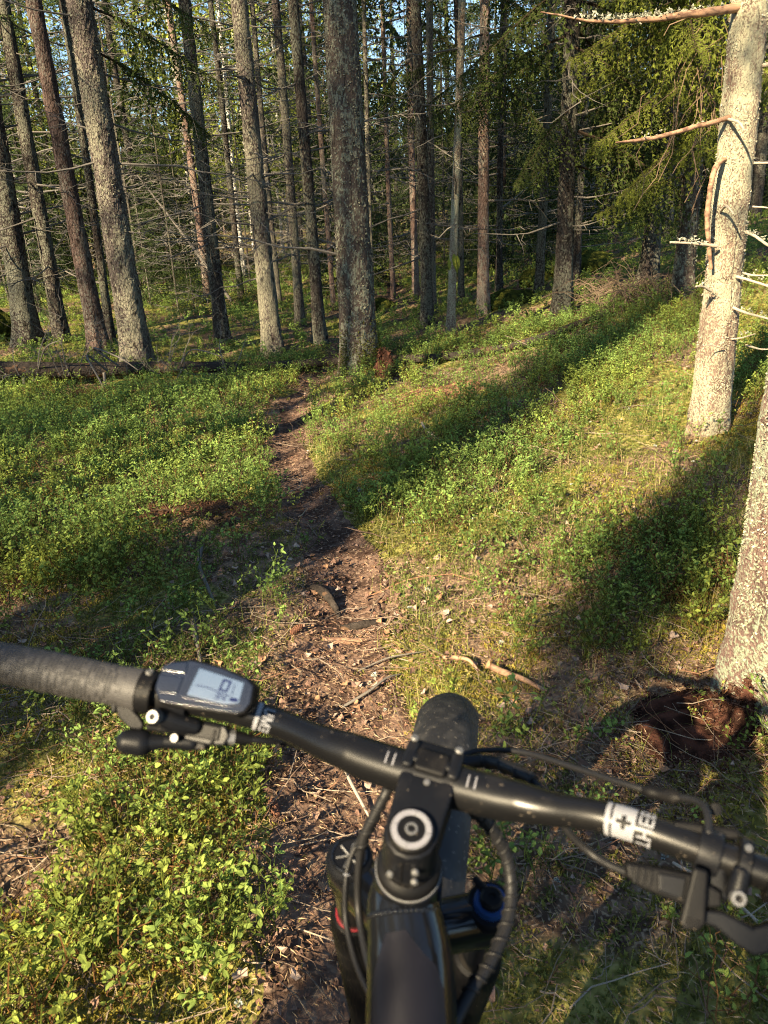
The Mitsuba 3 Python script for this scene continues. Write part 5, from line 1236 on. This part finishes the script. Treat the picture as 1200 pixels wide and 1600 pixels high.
for s in (-1, 1):
    d, at = leg_axis(s)
    leg = bp('fork_leg', lathe([(.0185, -.318), (.0262, -.322), (.0270, -.335), (.0255, -.40), (.0235, -.55), (.021, -.70), (.026, -.735), (.024, -.765), (0, -.768)], 36, d, at), 'mat_plastic', 35)
    bp(leg + '__stanchion', lathe([(.0178, -.21), (.0178, -.325)], 36, d, at), 'mat_gold_stanchion')
    bp(leg + '__dust_seal', lathe([(.0180, -.3080), (.0225, -.3100), (.0262, -.318), (.0262, -.324)], 36, d, at), 'mat_plastic')
bp('fork_leg__red_ring', lathe([(.0180, -.3045), (.0196, -.3050), (.0198, -.3062), (.0180, -.3068)], 40, *leg_axis(-1)), 'mat_red_ring', label='thin red ring at the fork leg seal')

# front wheel and mudguard (a little askew to the bar)
d_, e_ = -.142, -.025
R2 = BR @ np.array([[math.cos(d_), math.sin(d_), 0], [-math.sin(d_), math.cos(d_), 0], [0, 0, 1]]) @ np.array([[math.cos(e_), 0, math.sin(e_)], [0, 1, 0], [-math.sin(e_), 0, math.cos(e_)]])
AX = np.array([.0249, .8167, .4325])
def WW(q, c=AX): return c + np.asarray(q, float) @ R2.T
def wheel(c, name, M3):
    tf = lambda q: c + np.asarray(q, float) @ M3.T
    prof = [(.339 + .033 * math.cos(t), .033 * math.sin(t)) for t in np.linspace(-2.45, 2.45, 22)]
    v, f = lathe(prof, 110, (1, 0, 0)); w = bp(name, (tf(v), f), 'mat_dusty_rubber', True, False)
    kn = Mesh(); cube = trimesh.creation.box((1, 1, 1))
    for i in range(96):
        for x, t0 in ((-.024, .35), (-.009, 0), (.009, .5), (.024, .85)):
            th = (i + t0) * 2 * np.pi / 96; r = .372 - (.006 if abs(x) > .02 else 0)
            e = np.array([0, math.cos(th), math.sin(th)]); g = np.array([0, -math.sin(th), math.cos(th)])
            q = np.array([x, 0, 0]) + e * r + cube.vertices @ np.array([[.010, 0, 0], g * .013, e * .007 + np.array([.3 * np.sign(x) * .006 * (abs(x) > .02), 0, 0])])
            kn.add(tf(q), cube.faces)
    bp(w + '__tread', kn.get(), 'mat_dusty_rubber', False, False, kind='stuff')
    v, f = lathe([(.300, -.013), (.310, -.015), (.312, 0), (.310, .015), (.300, .013), (.294, 0), (.300, -.013)], 80, (1, 0, 0)); bp(w + '__rim', (tf(v), f), 'mat_anodised', 40, False)
    v, f = lathe([(0, -.055), (.016, -.055), (.016, -.03), (.028, -.028), (.02, -.02), (.02, .02), (.028, .028), (.016, .03), (.016, .055), (0, .055)], 24, (1, 0, 0)); bp(w + '__hub', (tf(v), f), 'mat_anodised', 40, False)
    for i in range(28):
        th = i * 2 * np.pi / 28; s = (-1) ** i
        a = np.array([s * .028, .026 * math.cos(th + .8 * (-1) ** (i // 2)), .026 * math.sin(th + .8 * (-1) ** (i // 2))]); b = np.array([0, .298 * math.cos(th), .298 * math.sin(th)])
        bp(w + '__spoke', sweep(tf(np.array([a, b])), .001, 5), 'mat_anodised', True, False)
    v, f = lathe([(.075, -.036), (.10, -.036), (.10, -.034), (.075, -.034), (.075, -.036)], 40, (1, 0, 0)); bp(w + '__brake_disc', (tf(v), f), 'mat_silver', 30, False)
wheel(AX, 'front_wheel', R2)
wheel(rear, 'rear_wheel', np.array([[.985, .05, .12], [-.05, .998, 0], [-.12, 0, .99]]))
rows = []; ths = np.concatenate([np.radians([31.6, 32.3, 33.5, 35, 37, 39.5]), np.radians(np.linspace(42, 128, 40))])
for th in ths:
    end = min(1, (math.degrees(th) - 31.5) / 22); hw = .045 * max(.16, 1 - (1 - end) ** 2.6) ** .62
    xs = np.linspace(-1, 1, 17)
    rad = .404 - .012 * np.abs(xs) ** 4 - .009 * xs ** 2
    rows.append([[x * hw, r * math.cos(th), r * math.sin(th)] for x, r in zip(xs, rad)])
top = np.array(rows).reshape(-1, 3); low = top.copy(); low[:, 1:] *= .992
nR, nC = len(ths), 17
i = np.arange(nC - 1); k = np.arange(nR - 1)[:, None] * nC
q = np.stack([k + i, k + i + 1, k + nC + i + 1, k + nC + i], -1).reshape(-1, 4); o2 = nR * nC
edge = []
loop = list(range(nC)) + [r * nC + nC - 1 for r in range(1, nR)] + [(nR - 1) * nC + c for c in range(nC - 2, -1, -1)] + [r * nC for r in range(nR - 2, 0, -1)]
for a, b in zip(loop, loop[1:] + loop[:1]): edge += [[a, b, b + o2], [a, b + o2, a + o2]]
fm = np.vstack([q[:, [0, 1, 2]], q[:, [0, 2, 3]], q[:, [0, 2, 1]] + o2, q[:, [0, 3, 2]] + o2, np.array(edge)])
bp('front_mudguard', (WW(np.vstack([top, low])), fm), 'mat_dusty_rubber', 40, False, label='dusty black front mudguard')
# ------------------------------------------------------------------ logs, stumps, boulder, cones and sticks
def log_bark(p, n, uv):
    q = F(p.x * 9.0, p.y * 14.0, p.z * 14.0, 3)
    return mikit.mix(mikit.mix((.020, .017, .015), (.06, .05, .044), F(p.x * 40.0, p.y * 40.0, p.z * 40.0, 2)), (.15, .09, .055), S(.62, .68, q) * .7)
scene['mat_log'] = two({'type': 'bumpmap', 'bump': mikit.proc(grain, eps=2e-3), 'bsdf': {'type': 'diffuse', 'reflectance': mikit.proc(log_bark)}})
def rot_color(p, n, uv):
    q = F(p.x * 26.0, p.y * 26.0, p.z * 12.0, 3)
    return mikit.mix((.018, .010, .008), (.075, .034, .024), S(.35, .75, q))
scene['mat_rotten_wood'] = two({'type': 'bumpmap', 'bump': mikit.proc(grain, eps=2e-3), 'bsdf': {'type': 'diffuse', 'reflectance': mikit.proc(rot_color)}})
def rough_tube(pts, rad, n=16, m=80, amp=.18, freq=9, sd=0):
    v, f = sweep(pts, rad, n, m)
    P = smooth_line(pts, m); c = np.repeat(P, n, 0); c = np.vstack([c, P[:1], P[-1:]])
    d = v - c; return c + d * (1 + amp * 2 * (meshkit.fbm(v * freq, 3, sd) - .5))[:, None], f

# the fallen log on the left, in two visible lengths
def on_floor(pts, lift): return [[x, y, gz(x, y) + l] for (x, y), l in zip(pts, np.broadcast_to(lift, len(pts)))]
k = 'fallen_log'; tag(k, 'dark fallen log with peeling bark across the left, before the stout grey trunk', 'log')
lg = on_floor([(-4.6, 7.05), (-3.57, 7.26), (-2.92, 7.42), (-2.46, 7.55), (-1.81, 7.52), (-1.06, 7.58), (-.25, 7.62)], [.19, .165, .14, .115, .085, .06, .055])
put(k + '__stem', rough_tube(lg, [.086, .082, .076, .068, .055, .046, .042], 18, 160, .16, 11, 3), 'mat_log', True)
q = dead_branches((0, 0, 0), (0, 0), .05, .1, 3.0, 40, .35, .9, 911, subs=6)
def along_log(v):
    P = np.array(lg); u = np.clip(v[:, 2] / 3.2, 0, 1); base = np.stack([np.interp(u, np.linspace(0, 1, 5), P[1:6, i]) for i in range(3)], -1)
    return base + np.stack([.35 * v[:, 0], v[:, 0] * .8 - .1, np.abs(v[:, 1]) * .75 - .05], -1)
put(k + '__dead_branches', (along_log(q[0]), q[1]), 'mat_twig'); tag(k + '__dead_branches', kind='stuff')
for i, (pts, r) in enumerate(([[(-2.45, 7.35, .18), (-2.6, 7.2, .38), (-2.35, 7.1, .30), (-2.2, 7.1, .18)], .010], [[(-2.55, 7.3, .15), (-2.62, 7.05, .34), (-2.5, 6.95, .10), (-2.45, 6.9, -.02)], .011], [[(-3.2, 7.3, .18), (-3.0, 7.1, .42), (-2.8, 7.0, .50)], .008], [[(-1.9, 7.45, .12), (-1.7, 7.2, .32), (-1.4, 7.1, .26)], .008], [[(-3.3, 7.2, .14), (-3.32, 7.15, -.05), (-3.33, 7.14, -.1)], .018], [[(-2.6, 7.35, .12), (-2.58, 7.25, -.02), (-2.56, 7.22, -.08)], .016])):
    put(f'{k}__branch' + (f'_{i:03d}' if i else ''), sweep(pts, [r, r * .8, r * .5], 8, 20), 'mat_twig', True)
k = 'fallen_log_001'; tag(k, 'long thin grey fallen stem from the rotten stump towards the dry brush', 'log')
put(k + '__stem', rough_tube(on_floor([(-.02, 7.62), (.14, 7.5), (.56, 7.25), (1.14, 7.08), (1.54, 7.06), (2.18, 7.66), (2.42, 7.88)], [.05, .06, .065, .055, .075, .065, .05]), [.040, .040, .036, .034, .036, .03, .024], 12, 120, .16, 11, 6), 'mat_log', True)

# rotten stumps: crumbling wood at the foot of two trunks
def crumble(c, r, h, sd, lean=(0, 0), sy=1.0, jag=.5):
    n, m = 72, 44; a = np.linspace(0, 2 * np.pi, n, endpoint=False); t = np.linspace(0, 1, m)
    R = r * (1.25 - 1.05 * t ** .7)[:, None] * (1 + .35 * (meshkit.fbm(np.stack([np.cos(a)[None] * 2 + 0 * t[:, None], np.sin(a)[None] * 2 + 0 * t[:, None], t[:, None] * 2.5 + 0 * a], -1), 3, sd) - .5) * 2 * jag * 2)
    hh = h * (1 + .25 * np.sin(3 * a + sd))
    v = np.stack([c[0] + R * np.cos(a) + lean[0] * t[:, None] * h, c[1] + sy * R * np.sin(a) + lean[1] * t[:, None] * h, c[2] - .05 + t[:, None] * hh], -1)
    v += .030 * (meshkit.fbm(v * 30, 4, sd + 3)[..., None] - .5) * np.array([2, 2, 1.2]) + .012 * (meshkit.noise(v * 130, sd)[..., None] - .5)
    v = np.vstack([v.reshape(-1, 3), v[-1].mean(0)[None]])
    i = np.arange(n); j = (i + 1) % n; kk = np.arange(m - 1)[:, None] * n
    q = np.stack([kk + i, kk + j, kk + n + j, kk + n + i], -1).reshape(-1, 4); l = (m - 1) * n
    return v, np.vstack([q[:, [0, 1, 2]], q[:, [0, 2, 3]], np.stack([l + i, l + j, 0 * i + m * n], 1)])
put('rotten_stump', crumble((.13, 6.92, gz(.13, 6.92)), .155, .24, 4, (-.3, .2)), 'mat_rotten_wood', 30); tag('rotten_stump', 'dark red rotten stump at the foot of the thick central trunk', 'stump')
put('rotten_stump_001', crumble((.97, 1.80, gz(.97, 1.80)), .13, .17, 9, (.3, .1), 1.0), 'mat_rotten_wood', 30); tag('rotten_stump_001', 'reddish crumbling rotten wood at the foot of the nearest trunk', 'stump')
def crumbs(key, c, r, h, n, sd):
    g5 = np.random.default_rng(sd); v0 = meshkit.WRITTEN[scene[key]['filename']][0]
    p = v0[g5.integers(0, len(v0), n)] + g5.normal(0, .006, (n, 3)); x, y = c[0] + g5.normal(0, r, n // 2), c[1] + g5.normal(0, r, n // 2)
    p = np.vstack([p, np.stack([x, y, ground_height(x, y) + .012], -1)]); N_ = len(p)
    scatter(CHIP, g5.integers(0, 6, N_), p, rand_rot(N_, 1.6), g5.uniform(.0025, .008, N_), np.array([[.070, .032, .022], [.035, .017, .013], [.085, .042, .030], [.11, .07, .05]])[g5.integers(0, 4, N_)]).put(key + '__crumbs', 'mat_matte')
    tag(key + '__crumbs', kind='stuff')
def soil_patch(x, y, rx, ry, sd, hgt):
    n, m = 48, 16; a = np.linspace(0, 2 * np.pi, n, endpoint=False); t = np.linspace(.02, 1, m)
    e = 1 + .5 * (meshkit.fbm(np.stack([np.cos(a) * 1.6, np.sin(a) * 1.6, 0 * a], -1), 3, sd) - .5)
    X = x + rx * t[:, None] * e * np.cos(a); Y = y + ry * t[:, None] * e * np.sin(a)
    Z = ground_height(X, Y) + hgt * (1 - t[:, None] ** 2) + .012 - .03 * t[:, None] ** 6 + .02 * (meshkit.fbm(np.stack([X, Y, 0 * X], -1) * 22, 3, sd) - .5)
    i = np.arange(n); j = (i + 1) % n; kk = np.arange(m - 1)[:, None] * n
    q = np.stack([kk + i, kk + n + i, kk + n + j, kk + j], -1).reshape(-1, 4)
    return np.stack([X, Y, Z], -1).reshape(-1, 3), np.vstack([q[:, [0, 1, 2]], q[:, [0, 2, 3]]])
crumbs('rotten_stump', (.16, 6.8), .16, .3, 1800, 1)
crumbs('rotten_stump_001', (.88, 1.80), .13, .2, 4200, 2)
def red_soil(p, n, uv):
    return mikit.mix((.09, .045, .03), (.27, .145, .09), S(.3, .75, F(p.x * 30.0, p.y * 30.0, 1.0, 3)))
scene['mat_red_soil'] = two({'type': 'bumpmap', 'bump': mikit.proc(grain, eps=2e-3), 'bsdf': {'type': 'diffuse', 'reflectance': mikit.proc(red_soil)}})
put('bare_soil', soil_patch(.50, 6.12, .42, .34, 3, .02), 'mat_red_soil', True); tag('bare_soil', 'bare reddish soil and crumbs before the rotten stump', kind='structure')
put('bare_soil_001', soil_patch(.86, 1.82, .19, .17, 8, .02), 'mat_rotten_wood', True); tag('bare_soil_001', 'dark red crumbs of rotten wood spilled from the nearest trunk', kind='structure')

# mossy boulder and mounds
def lump(c, r, sd, flat=.6):
    s = trimesh.creation.icosphere(4, 1.0); v = np.array(s.vertices); v = v * (1 + .35 * (meshkit.fbm(v * 1.4, 3, sd) - .5) * 2 + .05 * (meshkit.fbm(v * 9, 2, sd) - .5))[:, None] * np.array([1, .9, flat]) * r
    return v + np.asarray(c), np.array(s.faces)
put('mossy_boulder', lump((-5.15, 10.4, gz(-5.15, 10.4) + .10), .50, 2, .75), 'mat_moss', True); tag('mossy_boulder', 'dark green mossy boulder at the left edge beside the leaning trunk', 'boulder')
for i, (x, y, r, lab) in enumerate(((-2.86, 8.42, .16, 'yellow-green mossy hump at the foot of the reddish pine'), (.10, 12.0, .28, 'mossy hump right behind the thick central trunk'), (2.4, 11.4, .32, 'mossy mound behind the big dark spruce'), (1.75, 10.2, .35, 'mossy hump left of the big dark spruce'), (3.0, 11.2, .45, 'dark mound under the boughs right of the big dark spruce'))):
    k = numbered('moss_hump'); put(k, lump((x, y, gz(x, y)), r, 20 + i, .55), 'mat_moss', True); tag(k, lab, 'moss hump')

# dry brush on the right
g2 = np.random.default_rng(8); Q = []
for i in range(260):
    c = np.array([g2.uniform(2.25, 3.0), g2.uniform(7.7, 8.5), 0]); c[2] = gz(c[0], c[1]) + .02; a = g2.uniform(0, 6.28); L = g2.uniform(.2, .62); up = g2.uniform(.05, .8)
    t = np.linspace(0, 1, 6); Q.append(c + np.stack([np.cos(a) * L * t, np.sin(a) * L * t, L * up * np.sin(t * 2.4) * .8], -1) + g2.normal(0, .012, (6, 3)))
v, f = tubes(np.array(Q), np.full((260, 6), .0032), 3)
put('dry_brush', (v, f), 'mat_matte', False, np.repeat(np.array([.13, .095, .07]) * g2.uniform(.6, 1.3, (260, 1)), 18, 0)); tag('dry_brush', 'tangle of dry brown twigs on the bank left of the lichen-covered trunk', 'brush', kind='stuff')
# fallen dead spruce tops leaning in the left background
k = 'leaning_snag'; tag(k, 'thin grey snag leaning behind the stout grey trunk on the left', 'snag')
put(k + '__stem', rough_tube([(-2.35, 13.2, .1), (-3.0, 13.4, 1.1), (-3.7, 13.6, 2.1)], [.030, .022, .012], 8, 40, .2, 9, 3), 'mat_twig', True)
v, f = dead_branches((-2.35, 13.2, .1), (-.64, .2), .04, .3, 2.0, 16, .3, .9, 915); put(k + '__dead_branches', (v, f), 'mat_twig'); tag(k + '__dead_branches', kind='stuff')

# sticks
def stick(pts, r, bsdf, lab, lift=.012):
    k = numbered('stick'); P = [[x, y, gz(x, y) + lift + (z if z else 0)] for x, y, z in pts]
    put(k, rough_tube(P, [r, r, r * .8, r * .5], 8, 30, .15, 40, 2), bsdf, True); tag(k, lab, 'stick')
stick([(.30, 5.19, .02), (.29, 5.05, .05), (.33, 4.92, .02), (.40, 4.78, 0)], .009, 'mat_dry_branch', 'bent pale stick lying right of the trail, before the bare red soil')
stick([(-.86, 3.30, .02), (-.82, 3.05, .03), (-.76, 2.9, .02), (-.70, 2.76, 0)], .010, 'mat_twig', 'grey stick on the left of the trail, above the display')
stick([(-.76, 2.62, .02), (-.73, 2.52, .02), (-.70, 2.42, .02), (-.67, 2.32, 0)], .010, 'mat_twig', 'grey stick ending right behind the display')
stick([(.33, 2.18, .02), (.38, 2.14, .02), (.43, 2.10, .02), (.49, 2.05, 0)], .011, 'mat_orange_branch', 'orange-brown peeled stick right of the front mudguard')
stick([(.18, 2.26, .01), (.22, 2.23, .02), (.26, 2.21, .02), (.29, 2.18, 0)], .008, 'mat_orange_branch', 'short orange-brown stick above the front mudguard')
stick([(-.19, 2.66, .0), (-.13, 2.655, .015), (-.08, 2.66, .015), (-.02, 2.67, 0)], .020, 'mat_log', 'reddish root crossing the trail, the farther of two', 0)
stick([(-.26, 2.56, -.005), (-.20, 2.545, .008), (-.14, 2.55, .008), (-.07, 2.56, -.01)], .018, 'mat_orange_branch', 'worn root crossing the trail, the nearer of two', 0)
stick([(-.34, 2.95, .0), (-.28, 2.90, .03), (-.23, 2.82, .03), (-.20, 2.74, 0)], .022, 'mat_log', 'dark knobbly root in the sunlit part of the trail', 0)
stick([(-.12, 2.32, .0), (-.02, 2.34, .02), (.06, 2.33, .02), (.12, 2.34, 0)], .003, 'mat_twig', 'thin twig across the trail left of the mudguard')
stick([(-.17, 2.12, .0), (-.08, 2.15, .02), (-.02, 2.2, .02), (.03, 2.24, 0)], .005, 'mat_twig', 'dark twig on the trail above the left side of the handlebar')
stick([(.62, 1.32, .0), (.68, 1.22, .02), (.72, 1.12, .02), (.77, 1.0, 0)], .004, 'mat_dry_branch', 'pale stick under the right brake lever')
stick([(-.16, 1.83, .0), (-.13, 1.72, .02), (-.10, 1.64, .02), (-.07, 1.58, 0)], .005, 'mat_dry_branch', 'lichened twig on the trail beside the stem')

# cones
def cone_mesh(L, sd):
    out = Mesh(); g3 = np.random.default_rng(sd)
    v, f = lathe([(0, 0), (.16 * L, .06 * L), (.20 * L, .35 * L), (.15 * L, .75 * L), (0, L)], 10, (1, 0, 0)); out.add(v - [L / 2, 0, 0], f)
    for i in range(70):
        u = i / 70; a = i * 2.4; r = L * .22 * math.sin(math.pi * (.12 + .82 * u)) ** .7; x = L * (u - .5)
        e = np.array([0, math.cos(a), math.sin(a)]); s = np.array([0, -math.sin(a), math.cos(a)])
        o = np.array([x, 0, 0]) + e * r * .72
        out.add([o - s * .07 * L, o + [.10 * L, 0, 0] + e * .10 * L - s * .05 * L, o + [.13 * L, 0, 0] + e * .09 * L + s * .05 * L, o + s * .07 * L], [[0, 1, 2], [0, 2, 3]])
    return out.get()
scene['mat_cone'] = two({'type': 'diffuse', 'reflectance': rgb(.15, .075, .05)})
for i, (x, y, a, lab) in enumerate(((-.335, 1.63, 1.9, 'brown spruce cone on the trail left of the hoses'), (-.36, 2.57, .9, 'spruce cone at the left edge of the sunlit trail'), (-.40, 2.02, 2.4, 'dark spruce cone close above the left bend of the handlebar'), (-.46, 2.13, .3, 'spruce cone between the display and the trail'))):
    k = numbered('spruce_cone'); v, f = cone_mesh(.058 if i != 2 else .085, i); c, s = math.cos(a), math.sin(a)
    put(k, (np.stack([v[:, 0] * c - v[:, 1] * s + x, v[:, 0] * s + v[:, 1] * c + y, v[:, 2] + gz(x, y) + .018], -1), f), 'mat_cone', 40); tag(k, lab, 'cone')
# dead fern-like brown sprays
for (x, y, lab) in ((-.97, 3.61, 'withered rust-brown spray of needles in the bilberries left of the trail'), (-2.35, 6.75, 'withered brown spray of needles before the fallen log')):
    k = numbered('withered_spray'); m = Mesh(); g4 = np.random.default_rng(3)
    for j in range(5):
        b = bough(.30, 16, 6, .022, 500 + j, hang=.2, color=(.15, .08, .05)); place_bough(m, b, (x + g4.normal(0, .07), y + g4.normal(0, .05), gz(x, y) + .07), g4.uniform(-.6, .6) + (math.pi if j % 2 else 0), .2)
    m.put(k, 'mat_leaf'); tag(k, lab, 'spray')
